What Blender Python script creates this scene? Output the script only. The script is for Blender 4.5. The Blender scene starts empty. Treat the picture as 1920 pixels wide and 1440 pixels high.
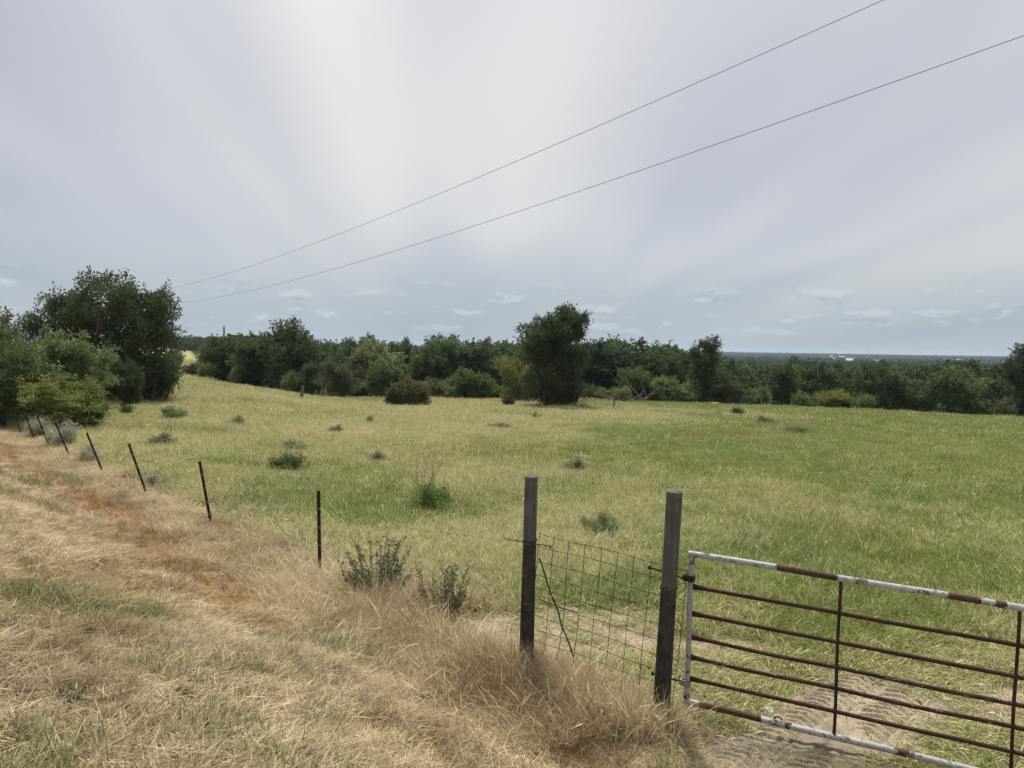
import bpy, math, random
import numpy as np
from mathutils import Matrix, Vector, Euler

R = math.radians
scene = bpy.context.scene
COL = scene.collection

# ------------------------------------------------------------------ camera
EYE = 3.0                      # eye height above the ground at the fence line
F = 1423.0                     # focal length in pixels of the 1920 x 1440 photograph
PITCH, ROLL = 2.657, 0.945
cam_d = bpy.data.cameras.new('camera')
cam = bpy.data.objects.new('camera', cam_d)
COL.objects.link(cam)
CR = Euler((R(90 - PITCH), 0, 0)).to_matrix() @ Matrix.Rotation(R(ROLL), 3, 'Z')
cam.matrix_world = Matrix.Translation((0, 0, EYE)) @ CR.to_4x4()
cam_d.sensor_width = 36.0
cam_d.lens = F / 1920 * 36.0
cam_d.clip_start = 0.05
cam_d.clip_end = 40000
scene.camera = cam

# ------------------------------------------------------------------ world, sun, exposure
SUN_EL, SUN_AZ = 63.0, -9.0   # azimuth from +Y, negative = to the left
world = bpy.data.worlds.new('World')
scene.world = world
world.use_nodes = True


class NT:
    """tiny helper around a node tree"""
    def __init__(self, tree):
        self.t = tree
        self.n = tree.nodes
        self.l = tree.links

    def node(self, kind, **props):
        nd = self.n.new(kind)
        for k, v in props.items():
            setattr(nd, k, v)
        return nd

    def put(self, sock, v):
        if v is None:
            return
        if hasattr(v, 'is_output') or isinstance(v, bpy.types.NodeSocket):
            self.l.new(v, sock)
        else:
            sock.default_value = v

    def math(self, op, a, b=None, c=None, clamp=False):
        m = self.node('ShaderNodeMath', operation=op, use_clamp=clamp)
        for i, v in enumerate((a, b, c)):
            self.put(m.inputs[i], v)
        return m.outputs[0]

    def mix(self, f, a, b, blend='MIX'):
        m = self.node('ShaderNodeMix', data_type='RGBA', blend_type=blend)
        self.put(m.inputs['Factor'], f)
        self.put(m.inputs[6], a)
        self.put(m.inputs[7], b)
        return m.outputs[2]

    def noise(self, vec, scale, detail=4.0, rough=0.55, dist=0.0):
        m = self.node('ShaderNodeTexNoise')
        self.put(m.inputs['Vector'], vec)
        m.inputs['Scale'].default_value = scale
        m.inputs['Detail'].default_value = detail
        m.inputs['Roughness'].default_value = rough
        m.inputs['Distortion'].default_value = dist
        return m.outputs['Fac']

    def ramp(self, f, stops, interp='LINEAR'):
        m = self.node('ShaderNodeValToRGB')
        m.color_ramp.interpolation = interp
        e = m.color_ramp.elements
        while len(e) < len(stops):
            e.new(0.5)
        for i, (p, c) in enumerate(stops):
            e[i].position = p
            e[i].color = c if len(c) == 4 else (*c, 1)
        self.put(m.inputs[0], f)
        return m.outputs[0]

    def smooth(self, v, a, b, lo=0.0, hi=1.0):
        m = self.node('ShaderNodeMapRange', interpolation_type='SMOOTHSTEP')
        self.put(m.inputs[0], v)
        m.inputs[1].default_value = a
        m.inputs[2].default_value = b
        m.inputs[3].default_value = lo
        m.inputs[4].default_value = hi
        return m.outputs[0]

    def comb(self, x, y, z):
        m = self.node('ShaderNodeCombineXYZ')
        for i, v in enumerate((x, y, z)):
            self.put(m.inputs[i], v)
        return m.outputs[0]


def build_world():
    w = NT(world.node_tree)
    w.n.clear()
    out = w.node('ShaderNodeOutputWorld')
    bg = w.node('ShaderNodeBackground')
    sky = w.node('ShaderNodeTexSky', sky_type='NISHITA')
    sky.sun_disc = False
    sky.sun_elevation = R(SUN_EL)
    sky.sun_rotation = R(SUN_AZ)
    sky.air_density = 1.0
    sky.dust_density = 2.0
    sky.ozone_density = 1.0
    clear = w.node('ShaderNodeVectorMath', operation='SCALE')
    w.l.new(sky.outputs[0], clear.inputs[0])
    clear.inputs['Scale'].default_value = 0.115
    tc = w.node('ShaderNodeTexCoord')
    sep = w.node('ShaderNodeSeparateXYZ')
    w.l.new(tc.outputs['Generated'], sep.inputs[0])
    x, y, z = sep.outputs
    zc = w.math('MAXIMUM', z, 0.0)
    # high thin cloud sheet seen in perspective: plane coordinates, streaks run along one bearing
    den = w.math('ADD', zc, 0.10)
    u0 = w.math('DIVIDE', x, den)
    v0 = w.math('DIVIDE', y, den)
    a = R(-7.0)
    ua = w.math('ADD', w.math('MULTIPLY', u0, math.cos(a)), w.math('MULTIPLY', v0, -math.sin(a)))
    va = w.math('ADD', w.math('MULTIPLY', u0, math.sin(a)), w.math('MULTIPLY', v0, math.cos(a)))
    streak = w.noise(w.comb(w.math('MULTIPLY', ua, 0.80), w.math('MULTIPLY', va, 0.15), 8.2), 1.0, 2.2, 0.45, 0.5)
    wide = w.noise(w.comb(w.math('MULTIPLY', ua, 0.45), w.math('MULTIPLY', va, 0.2), 7.7), 1.0, 2.0, 0.5)
    st = w.math('ADD', w.math('MULTIPLY', w.smooth(streak, 0.32, 0.68), 0.66),
                w.math('MULTIPLY', w.smooth(wide, 0.3, 0.7), 0.38))
    veil = w.mix(st, (0.415, 0.45, 0.55, 1), (0.77, 0.76, 0.74, 1))
    col = w.mix(w.smooth(zc, 0.0, 0.30, 0.72, 0.95), clear.outputs[0], veil)
    # thin cloud brightens towards the hidden sun
    dt = w.node('ShaderNodeVectorMath', operation='DOT_PRODUCT')
    w.l.new(tc.outputs['Generated'], dt.inputs[0])
    dt.inputs[1].default_value = (math.sin(R(SUN_AZ)) * math.cos(R(SUN_EL)), math.cos(R(SUN_AZ)) * math.cos(R(SUN_EL)), math.sin(R(SUN_EL)))
    glow = w.math('MULTIPLY', w.math('POWER', w.math('MAXIMUM', dt.outputs['Value'], 0.0), 6.0), w.math('MULTIPLY_ADD', st, 0.55, 0.10))
    gl = w.node('ShaderNodeVectorMath', operation='SCALE')
    gl.inputs[0].default_value = (1.0, 0.985, 0.95)
    w.l.new(glow, gl.inputs['Scale'])
    ad = w.node('ShaderNodeVectorMath', operation='ADD')
    w.l.new(col, ad.inputs[0]); w.l.new(gl.outputs[0], ad.inputs[1])
    col = ad.outputs[0]
    # haze towards the horizon
    col = w.mix(w.smooth(zc, 0.0, 0.17, 0.75, 0.0), col, (0.37, 0.45, 0.525, 1))
    # small far cumulus in a low band
    az = w.math('ARCTAN2', x, y)
    el = w.math('ARCSINE', z)
    def cum(dz):
        return w.noise(w.comb(w.math('MULTIPLY', az, 19.0), w.math('MULTIPLY', w.math('ADD', el, dz), 52.0), 6.2), 1.0, 6.0, 0.58)
    band = w.math('MULTIPLY', w.smooth(el, 0.012, 0.035), w.smooth(el, 0.066, 0.098, 1.0, 0.0))
    n1 = cum(0.0)
    n2 = cum(0.0085)
    cover = w.math('MULTIPLY', w.smooth(n1, 0.52, 0.63), band)
    lit = w.smooth(w.math('SUBTRACT', n1, n2), -0.05, 0.10)
    ccol = w.mix(lit, (0.33, 0.42, 0.515, 1), (0.64, 0.67, 0.705, 1))
    col = w.mix(w.math('MULTIPLY', cover, 0.64), col, ccol)
    w.l.new(col, bg.inputs['Color'])
    bg.inputs['Strength'].default_value = 0.75
    w.l.new(bg.outputs[0], out.inputs['Surface'])


build_world()

sun_d = bpy.data.lights.new('sun', 'SUN')
sun_d.energy = 3.7
sun_d.angle = R(7.0)
sun_d.color = (1.0, 0.95, 0.86)
sun = bpy.data.objects.new('sun', sun_d)
COL.objects.link(sun)
_sd = Vector((math.sin(R(SUN_AZ)) * math.cos(R(SUN_EL)), math.cos(R(SUN_AZ)) * math.cos(R(SUN_EL)), math.sin(R(SUN_EL))))
sun.rotation_euler = (-_sd).to_track_quat('-Z', 'Y').to_euler()
sun.location = (0, 0, 60)

vs = scene.view_settings
vs.view_transform = 'Standard'
vs.look = 'None'
vs.exposure = 0.42
vs.gamma = 1.0
vs.use_curve_mapping = False
scene.render.engine = 'CYCLES'
scene.cycles.max_bounces = 5
scene.cycles.diffuse_bounces = 3
scene.cycles.glossy_bounces = 2
scene.cycles.transmission_bounces = 4
scene.cycles.volume_bounces = 0
scene.cycles.transparent_max_bounces = 4
scene.cycles.use_denoising = True
scene.cycles.sample_clamp_indirect = 4.0

# ------------------------------------------------------------------ noise and terrain
def _hash(ix, iy, seed):
    h = (ix.astype(np.int64) * 374761393 + iy.astype(np.int64) * 668265263 + seed * 974634777) & 0xFFFFFFFF
    h = ((h ^ (h >> 13)) * 1274126177) & 0xFFFFFFFF
    return ((h ^ (h >> 16)) & 0xFFFFFF) / float(0xFFFFFF)


def vnoise(x, y, seed=0):
    x = np.asarray(x, float); y = np.asarray(y, float)
    ix = np.floor(x); iy = np.floor(y)
    fx = x - ix; fy = y - iy
    fx = fx * fx * (3 - 2 * fx); fy = fy * fy * (3 - 2 * fy)
    a = _hash(ix, iy, seed); b = _hash(ix + 1, iy, seed)
    c = _hash(ix, iy + 1, seed); d = _hash(ix + 1, iy + 1, seed)
    return (a * (1 - fx) + b * fx) * (1 - fy) + (c * (1 - fx) + d * fx) * fy


def fbm(x, y, seed=0, oct=4):
    s = 0.0; a = 0.5; t = 0.0
    for o in range(oct):
        s = s + a * vnoise(np.asarray(x) * 2 ** o + o * 17.3, np.asarray(y) * 2 ** o - o * 9.1, seed + o)
        t += a; a *= 0.5
    return s / t


def sstep(a, b, v):
    t = np.clip((np.asarray(v, float) - a) / (b - a), 0, 1)
    return t * t * (3 - 2 * t)


P0 = np.array((0.18, 6.95))                 # foot of the strainer post
FD = np.array((-0.6712, 0.7413))            # along the fence, away to the left
FN = np.array((-0.7413, -0.6712))           # across, towards the road


def fence_ps(x, y):
    dx = np.asarray(x, float) - P0[0]; dy = np.asarray(y, float) - P0[1]
    return dx * FN[0] + dy * FN[1], dx * FD[0] + dy * FD[1]


def ground(x, y):
    x = np.asarray(x, float); y = np.asarray(y, float)
    r = np.hypot(x, y)
    az = np.degrees(np.arctan2(x, y))
    p, s = fence_ps(x, y)
    behind = sstep(75, 110, np.abs(az))
    right = sstep(-23, -13, az) * (1 - behind)
    hl = np.interp(r, [0, 60, 80, 200, 470, 1500, 6000, 14000], [0, 0.3, 0.62, 1.0, 1.6, 4, 4, 4])
    hf = np.interp(r, [0, 10, 70, 76], [0, 0, 1.72, 2.0])
    hv = np.interp(r, [70, 90, 120, 170, 300, 2000, 2700, 3200, 5200, 9000, 14000], [0, 1.6, 4.4, 8.0, 12.0, 13.5, 8.0, 7.5, 1.5, 1.0, 3.0])
    steep = 0.50 + 0.50 * sstep(8, 20, az) + 0.15 * sstep(-13, -22, az)
    far = sstep(250, 900, r)
    hr = hf + hv * (steep * (1 - far) + far)
    drop = hl * (1 - right) + hr * right
    z = -drop
    z = z + 0.16 * (fbm(x / 7.0, y / 7.0, 5, 3) - 0.5) * sstep(3, 12, r) * (1 + sstep(30, 60, r) * 0.6)
    z = z + 0.05 * (fbm(x / 0.9, y / 0.9, 9, 3) - 0.5)
    z = z + 1.4 * (fbm(x / 60.0, y / 60.0, 23, 3) - 0.5) * sstep(100, 220, r)
    z = z + 6.0 * (fbm(x / 700.0, y / 700.0, 31, 3) - 0.5) * sstep(1200, 2600, r)
    vr = sstep(0.3, 1.2, p) * sstep(40, 15, r)
    z = z + vr * (0.16 * (fbm(x / 0.55, y / 0.55, 13, 3) - 0.5) + 0.10 * (fbm(x / 1.6, y / 1.6, 15, 2) - 0.5))
    z = z + 1.2 * sstep(0.5, 4.7, p)                                  # road bank
    z = z - 0.14 * np.exp(-(((x - 3.2) / 2.4) ** 2 + ((y - 5.6) / 2.0) ** 2))   # gateway worn low
    return z


def gz(x, y):
    return float(ground(x, y))


EYEV = Vector((0, 0, EYE))


def ray(px, py):
    return CR @ Vector(((px - 960) / F, -(py - 720) / F, -1.0))


def at(px, py, Y):
    d = ray(px, py)
    return EYEV + d * (Y / d.y)


def hy(px):
    return 654 + 0.0165 * (px - 960)


def gp(px, Y):
    """ground point straight below picture column px at distance Y"""
    q = at(px, hy(px), Y)
    return Vector((q.x, Y, gz(q.x, Y)))


def gpix(px, py):
    """ground point seen at a pixel"""
    d = ray(px, py)
    t = 1.0
    while t < 400:
        q = EYEV + d * t
        if q.z < gz(q.x, q.y):
            break
        t *= 1.01
    return Vector((q.x, q.y, gz(q.x, q.y)))


# ------------------------------------------------------------------ mesh helpers
def mesh_np(name, verts, faces, smooth=False):
    """faces: list of (n,k) int arrays"""
    me = bpy.data.meshes.new(name)
    verts = np.asarray(verts, np.float32)
    me.vertices.add(len(verts))
    me.vertices.foreach_set('co', verts.ravel())
    loops = np.concatenate([f.ravel() for f in faces]).astype(np.int32)
    tot = np.concatenate([np.full(len(f), f.shape[1]) for f in faces]).astype(np.int32)
    start = np.concatenate(([0], np.cumsum(tot)[:-1])).astype(np.int32)
    me.loops.add(len(loops))
    me.loops.foreach_set('vertex_index', loops)
    me.polygons.add(len(tot))
    me.polygons.foreach_set('loop_start', start)
    me.polygons.foreach_set('loop_total', tot)
    me.update(calc_edges=True)
    if smooth:
        me.polygons.foreach_set('use_smooth', np.ones(len(tot), bool))
    return me


class MB:
    """collects shapes into one mesh"""
    def __init__(self):
        self.v = []; self.f = []; self.n = 0; self.along = []

    def add(self, v, f, along=None):
        v = np.asarray(v, float).reshape(-1, 3)
        self.v.append(v)
        self.f += [[i + self.n for i in q] for q in f]
        self.along.append(np.asarray(along, float) if along is not None else np.zeros(len(v)))
        self.n += len(v)
        return self

    def box(self, c, s, rot=None):
        sx, sy, sz = [k / 2 for k in s]
        v = [Vector((x, y, z)) for x in (-sx, sx) for y in (-sy, sy) for z in (-sz, sz)]
        if rot is not None:
            v = [rot @ q for q in v]
        v = [q + Vector(c) for q in v]
        f = [(0, 1, 3, 2), (4, 6, 7, 5), (0, 4, 5, 1), (2, 3, 7, 6), (0, 2, 6, 4), (1, 5, 7, 3)]
        return self.add([tuple(q) for q in v], f)

    def tube(self, pts, rad, n=10, cap=True, flat=None, up=None):
        """rad: number or list; flat: optional list of (side, up) multipliers"""
        pts = [Vector(p) for p in pts]
        k = len(pts)
        if not hasattr(rad, '__len__'):
            rad = [rad] * k
        vs_, fs, al = [], [], []
        dist = 0.0
        prev = None
        for i, p in enumerate(pts):
            if i:
                dist += (p - pts[i - 1]).length
            t = (pts[min(i + 1, k - 1)] - pts[max(i - 1, 0)]).normalized()
            ref = up if up is not None else (Vector((0, 0, 1)) if abs(t.z) < 0.9 else Vector((1, 0, 0)))
            if prev is not None and up is None:
                a = (prev - t * prev.dot(t))
                a = a.normalized() if a.length > 1e-6 else t.cross(ref).normalized()
            else:
                a = t.cross(ref).normalized()
            prev = a
            b = a.cross(t).normalized()
            fa, fb = flat[i] if flat else (1, 1)
            for j in range(n):
                th = 2 * math.pi * j / n
                vs_.append(tuple(p + a * (math.cos(th) * rad[i] * fa) + b * (math.sin(th) * rad[i] * fb)))
                al.append(dist)
        for i in range(k - 1):
            for j in range(n):
                a0 = i * n + j; b0 = i * n + (j + 1) % n
                fs.append((a0, b0, b0 + n, a0 + n))
        if cap:
            fs.append(tuple(range(n))[::-1])
            fs.append(tuple(range((k - 1) * n, k * n)))
        return self.add(vs_, fs, al)

    def build(self, name, mat, parent=None, smooth=True, loc=None):
        v = np.concatenate(self.v)
        if loc is not None:
            v = v - np.array(loc)
        me = bpy.data.meshes.new(name)
        me.from_pydata(v.tolist(), [], self.f)
        me.update()
        at_ = me.attributes.new('along', 'FLOAT', 'POINT')
        at_.data.foreach_set('value', np.concatenate(self.along).astype(np.float32))
        if smooth:
            me.polygons.foreach_set('use_smooth', np.ones(len(me.polygons), bool))
            me.set_sharp_from_angle(angle=R(40))
        o = obj(name, me, mat, parent)
        if loc is not None:
            o.location = loc
        return o


def obj(name, me, mat=None, parent=None):
    o = bpy.data.objects.new(name, me)
    COL.objects.link(o)
    if mat is not None and me is not None and not me.materials:
        me.materials.append(mat)
    if parent is not None:
        o.parent = parent
    return o


def tag(o, label=None, cat=None, group=None, kind=None):
    if label: o['label'] = label
    if cat: o['category'] = cat
    if group: o['group'] = group
    if kind: o['kind'] = kind
    return o


def empty(name, loc, label, cat, group=None):
    o = bpy.data.objects.new(name, None)
    o.empty_display_size = 0.2
    COL.objects.link(o)
    o.location = loc
    return tag(o, label, cat, group)


def copy_thing(root, loc, rz=0.0, sc=(1, 1, 1), label=None, group=None):
    c = root.copy(); COL.objects.link(c)
    c.location = loc; c.rotation_euler = (0, 0, rz); c.scale = sc
    if label: c['label'] = label
    if group: c['group'] = group
    for ch in root.children:
        k = ch.copy(); COL.objects.link(k); k.parent = c
    return c


# ------------------------------------------------------------------ materials
MATS = {}


def new_mat(name):
    m = bpy.data.materials.new(name)
    m.use_nodes = True
    t = NT(m.node_tree)
    t.n.clear()
    out = t.node('ShaderNodeOutputMaterial')
    MATS[name] = m
    return m, t, out


def principled(t, out, col, rough=0.8, metal=0.0, bump=None, bump_d=0.01, spec=0.3):
    b = t.node('ShaderNodeBsdfPrincipled')
    t.put(b.inputs['Base Color'], col)
    t.put(b.inputs['Roughness'], rough)
    t.put(b.inputs['Metallic'], metal)
    b.inputs['Specular IOR Level'].default_value = spec
    if bump is not None:
        bn = t.node('ShaderNodeBump')
        bn.inputs['Distance'].default_value = bump_d
        t.put(bn.inputs['Height'], bump)
        t.l.new(bn.outputs[0], b.inputs['Normal'])
    t.l.new(b.outputs[0], out.inputs['Surface'])
    return b


def pos(t):
    return t.node('ShaderNodeNewGeometry').outputs['Position']


def ocoord(t):
    return t.node('ShaderNodeTexCoord').outputs['Object']


def mat_ground():
    m, t, out = new_mat('pasture_soil')
    a = t.node('ShaderNodeAttribute', attribute_name='gcol')
    p = pos(t)
    n1 = t.noise(p, 9.0, 6, 0.65)
    n2 = t.noise(p, 60.0, 4, 0.6)
    n3 = t.noise(p, 0.9, 5, 0.6)
    k = t.math('ADD', t.math('MULTIPLY', n1, 0.6), t.math('ADD', t.math('MULTIPLY', n2, 0.5), t.math('MULTIPLY', n3, 0.4)))
    k = t.smooth(k, 0.45, 1.05, 0.62, 1.38)
    sc = t.node('ShaderNodeVectorMath', operation='SCALE')
    t.l.new(a.outputs['Color'], sc.inputs[0])
    t.l.new(k, sc.inputs['Scale'])
    bump = t.math('ADD', t.math('MULTIPLY', n1, 0.7), t.math('MULTIPLY', n2, 0.3))
    principled(t, out, sc.outputs[0], 0.95, 0, bump, 0.04, 0.1)
    return m


def mat_grass(name, straw=(0.56, 0.51, 0.29), trans=0.35):
    """blade colour: the tuft's own tint, some blades straw"""
    m, t, out = new_mat(name)
    tint = t.node('ShaderNodeAttribute', attribute_name='tint', attribute_type='INSTANCER')
    bl = t.node('ShaderNodeAttribute', attribute_name='bl')
    sfac = t.smooth(t.math('SUBTRACT', tint.outputs['Alpha'], bl.outputs['Fac']), -0.08, 0.08)
    var = t.math('MULTIPLY_ADD', t.math('FRACT', t.math('MULTIPLY', bl.outputs['Fac'], 13.7)), 0.75, 0.63)
    c = t.mix(sfac, tint.outputs['Color'], (*straw, 1))
    sc = t.node('ShaderNodeVectorMath', operation='SCALE')
    t.l.new(c, sc.inputs[0]); t.l.new(var, sc.inputs['Scale'])
    d = t.node('ShaderNodeBsdfDiffuse'); tr = t.node('ShaderNodeBsdfTranslucent')
    t.l.new(sc.outputs[0], d.inputs[0]); t.l.new(sc.outputs[0], tr.inputs[0])
    mx = t.node('ShaderNodeMixShader'); mx.inputs[0].default_value = trans
    t.l.new(d.outputs[0], mx.inputs[1]); t.l.new(tr.outputs[0], mx.inputs[2])
    t.l.new(mx.outputs[0], out.inputs['Surface'])
    return m


def mat_leaf(name, trans=0.22, rough=0.75, spread=0.6):
    """leaf colour comes from the object's own colour, with leaf-to-leaf variation"""
    m, t, out = new_mat(name)
    oi = t.node('ShaderNodeObjectInfo')
    bl = t.node('ShaderNodeAttribute', attribute_name='bl')
    var = t.math('MULTIPLY_ADD', bl.outputs['Fac'], 2 * spread, 1.0 - spread)
    sc = t.node('ShaderNodeVectorMath', operation='SCALE')
    t.l.new(oi.outputs['Color'], sc.inputs[0]); t.l.new(var, sc.inputs['Scale'])
    col = t.mix(t.math('MULTIPLY', t.math('FRACT', t.math('MULTIPLY', bl.outputs['Fac'], 7.3)), 0.35), sc.outputs[0],
                (0.13, 0.14, 0.05, 1))
    b = t.node('ShaderNodeBsdfPrincipled')
    t.l.new(col, b.inputs['Base Color'])
    b.inputs['Roughness'].default_value = rough
    b.inputs['Specular IOR Level'].default_value = 0.12
    tr = t.node('ShaderNodeBsdfTranslucent')
    t.l.new(col, tr.inputs[0])
    mx = t.node('ShaderNodeMixShader'); mx.inputs[0].default_value = trans
    t.l.new(b.outputs[0], mx.inputs[1]); t.l.new(tr.outputs[0], mx.inputs[2])
    t.l.new(mx.outputs[0], out.inputs['Surface'])
    return m


def mat_bark(name, a=(0.075, 0.062, 0.05), b=(0.17, 0.15, 0.125)):
    m, t, out = new_mat(name)
    n = t.noise(ocoord(t), 14.0, 5, 0.65)
    principled(t, out, t.ramp(n, [(0.3, a), (0.7, b)]), 0.9, 0, n, 0.02, 0.1)
    return m


def mat_post(name, split):
    """weathered fence post, tarred below the height `split`"""
    m, t, out = new_mat(name)
    oc = ocoord(t)
    mp = t.node('ShaderNodeMapping'); t.l.new(oc, mp.inputs[0]); mp.inputs['Scale'].default_value = (105, 105, 1.6)
    grain = t.noise(mp.outputs[0], 1.0, 8, 0.8, 1.2)
    blot = t.noise(oc, 7.0, 4, 0.6)
    up = t.ramp(t.math('ADD', t.math('MULTIPLY', grain, 0.7), t.math('MULTIPLY', blot, 0.3)),
                [(0.34, (0.042, 0.040, 0.037)), (0.50, (0.105, 0.100, 0.092)), (0.66, (0.21, 0.20, 0.18))])
    lo = t.ramp(t.math('ADD', t.math('MULTIPLY', grain, 0.5), t.math('MULTIPLY', blot, 0.5)), [(0.36, (0.018, 0.016, 0.014)), (0.64, (0.085, 0.074, 0.062))])
    sp = t.node('ShaderNodeSeparateXYZ'); t.l.new(oc, sp.inputs[0])
    zz = t.math('ADD', sp.outputs[2], t.math('MULTIPLY', t.math('SUBTRACT', t.noise(oc, 22.0, 3), 0.5), 0.02))
    c = t.mix(t.smooth(zz, split - 0.03, split + 0.02), lo, up)
    principled(t, out, c, 0.88, 0, grain, 0.003, 0.15)
    return m


def mat_rust(name, dark=(0.026, 0.015, 0.012), mid=(0.062, 0.030, 0.021), fleck=0.0):
    m, t, out = new_mat(name)
    oc = ocoord(t)
    n = t.noise(oc, 26.0, 6, 0.65)
    n2 = t.noise(oc, 5.0, 3, 0.5)
    c = t.ramp(t.math('ADD', t.math('MULTIPLY', n, 0.6), t.math('MULTIPLY', n2, 0.4)),
               [(0.32, dark), (0.55, mid), (0.75, tuple(min(1, k * 1.9) for k in mid))])
    if fleck:
        mp = t.node('ShaderNodeMapping'); t.l.new(oc, mp.inputs[0]); mp.inputs['Scale'].default_value = (3.0, 3.0, 24)
        nf = t.noise(mp.outputs[0], 4.0, 5, 0.7)
        c = t.mix(t.smooth(nf, 0.66 - fleck, 0.70 - fleck), c, (0.50, 0.49, 0.46, 1))
    principled(t, out, c, 0.85, 0.1, n, 0.003, 0.25)
    return m


def mat_painted(name, stops):
    """old silver paint with rusty stretches along the pipe; stops = (metres, 1 paint / 0 rust)"""
    m, t, out = new_mat(name)
    oc = ocoord(t)
    al = t.node('ShaderNodeAttribute', attribute_name='along')
    n = t.noise(oc, 30.0, 5, 0.65)
    big = t.noise(oc, 9.0, 4, 0.6)
    a = t.math('ADD', al.outputs['Fac'], t.math('MULTIPLY', t.math('SUBTRACT', n, 0.5), 0.16))
    span = stops[-1][0] + 0.01
    f = t.ramp(t.math('DIVIDE', a, span), [(s / span, (v, v, v)) for s, v in stops], 'CONSTANT')
    wear = t.smooth(t.math('ADD', big, t.math('MULTIPLY', n, 0.6)), 0.82, 0.94)
    f2 = t.math('MULTIPLY', f, t.math('SUBTRACT', 1.0, t.math('MULTIPLY', wear, 0.85)))
    rust = t.ramp(n, [(0.3, (0.035, 0.019, 0.014)), (0.6, (0.085, 0.042, 0.028)), (0.8, (0.16, 0.09, 0.06))])
    paint = t.ramp(t.math('ADD', t.math('MULTIPLY', n, 0.5), t.math('MULTIPLY', big, 0.5)),
                   [(0.32, (0.19, 0.185, 0.175)), (0.48, (0.38, 0.38, 0.37)), (0.68, (0.60, 0.605, 0.61))])
    principled(t, out, t.mix(f2, rust, paint), t.smooth(f2, 0, 1, 0.85, 0.5), 0.0, n, 0.002, 0.4)
    return m


def mat_plain(name, a, b, scale=20.0, rough=0.7, metal=0.0, spec=0.3):
    m, t, out = new_mat(name)
    n = t.noise(ocoord(t), scale, 5, 0.6)
    principled(t, out, t.ramp(n, [(0.3, a), (0.7, b)]), rough, metal, n, 0.003, spec)
    return m


M_GROUND = mat_ground()
M_GRASS = mat_grass('pasture_grass_blade')
M_DRY = mat_grass('dry_verge_blade', (0.60, 0.505, 0.325), 0.3)
M_LEAF = mat_leaf('tree_leaf', 0.28)
M_FINE = mat_leaf('feathery_leaf', 0.36, 0.75, 0.5)
M_BARK = mat_bark('bark')
M_TWIG = mat_bark('grey_twig', (0.11, 0.095, 0.08), (0.22, 0.20, 0.17))
M_RUST = mat_rust('rusty_pipe', fleck=0.0)
M_RUSTF = mat_rust('rusty_pipe_with_paint_flecks', fleck=0.045)
M_WIRE = mat_rust('rusty_wire', (0.03, 0.022, 0.018), (0.065, 0.045, 0.035))
M_TPOST = mat_rust('rusty_steel_post', (0.016, 0.012, 0.011), (0.040, 0.026, 0.021))
M_GALV = mat_plain('galvanised_wire', (0.20, 0.20, 0.20), (0.42, 0.42, 0.41), 60, 0.5, 0.4)
M_BARB = mat_plain('old_barbed_wire', (0.13, 0.11, 0.09), (0.26, 0.23, 0.19), 40, 0.6, 0.3)
M_LINE = mat_plain('power_line_cable', (0.10, 0.10, 0.105), (0.16, 0.16, 0.165), 3, 0.6)
M_OLDWOOD = mat_bark('old_cedar', (0.09, 0.078, 0.065), (0.21, 0.185, 0.155))

# ------------------------------------------------------------------ ground cover maps
def farm_field(x, y):
    """cleared land on the far rise"""
    az = np.degrees(np.arctan2(x, y)); r = np.hypot(x, y)
    w_ = 0.35 * (fbm(x / 150.0, y / 150.0, 301, 3) - 0.5)
    m_ = sstep(22.0, 22.25, az + w_) * sstep(25.7, 25.3, az + w_) * sstep(1700, 1750, r) * sstep(2780, 2700, r)
    m_ = np.maximum(m_, sstep(28.9, 29.1, az + w_) * sstep(31.0, 30.8, az + w_) * sstep(1900, 1950, r) * sstep(2650, 2600, r))
    m_ = np.maximum(m_, sstep(32.1, 32.2, az + w_) * sstep(33.4, 33.2, az + w_) * sstep(2000, 2050, r) * sstep(2500, 2450, r))
    return m_


DIRT = [(0.55, 8.05, 1.45, 0.75, 1.25), (2.2, 7.7, 0.75, 0.45, 0.9), (3.1, 6.3, 0.9, 0.45, 0.7),
        (4.6, 6.6, 1.3, 0.6, 0.85), (1.75, 8.7, 0.9, 0.5, 0.55), (5.6, 5.6, 1.5, 0.8, 0.9), (2.0, 5.1, 0.6, 0.4, 0.6),
        (-0.6, 8.3, 0.7, 0.5, 0.6)]


def dirt_mask(x, y):
    d = np.zeros_like(np.asarray(x, float))
    for cx, cy, sx, sy, k in DIRT:
        d = np.maximum(d, k * np.exp(-(((x - cx) / sx) ** 2 + ((y - cy) / sy) ** 2)))
    d = d + 0.55 * (fbm(np.asarray(x) * 1.7, np.asarray(y) * 1.7, 71, 4) - 0.5) * (d > 0.04)
    d = sstep(0.38, 0.68, d)
    a = (np.asarray(x) - 2.75) * 0.7413 + (np.asarray(y) - 6.05) * 0.6712; b = (np.asarray(x) - 2.75) * 0.6712 - (np.asarray(y) - 6.05) * 0.7413
    return np.maximum(d, (0.75 + 0.6 * fbm(np.asarray(x) * 3, np.asarray(y) * 3, 73, 3)) * sstep(0.62, 0.36, np.abs(b + 0.12)) * sstep(1.5, 0.9, np.abs(a)))


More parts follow.
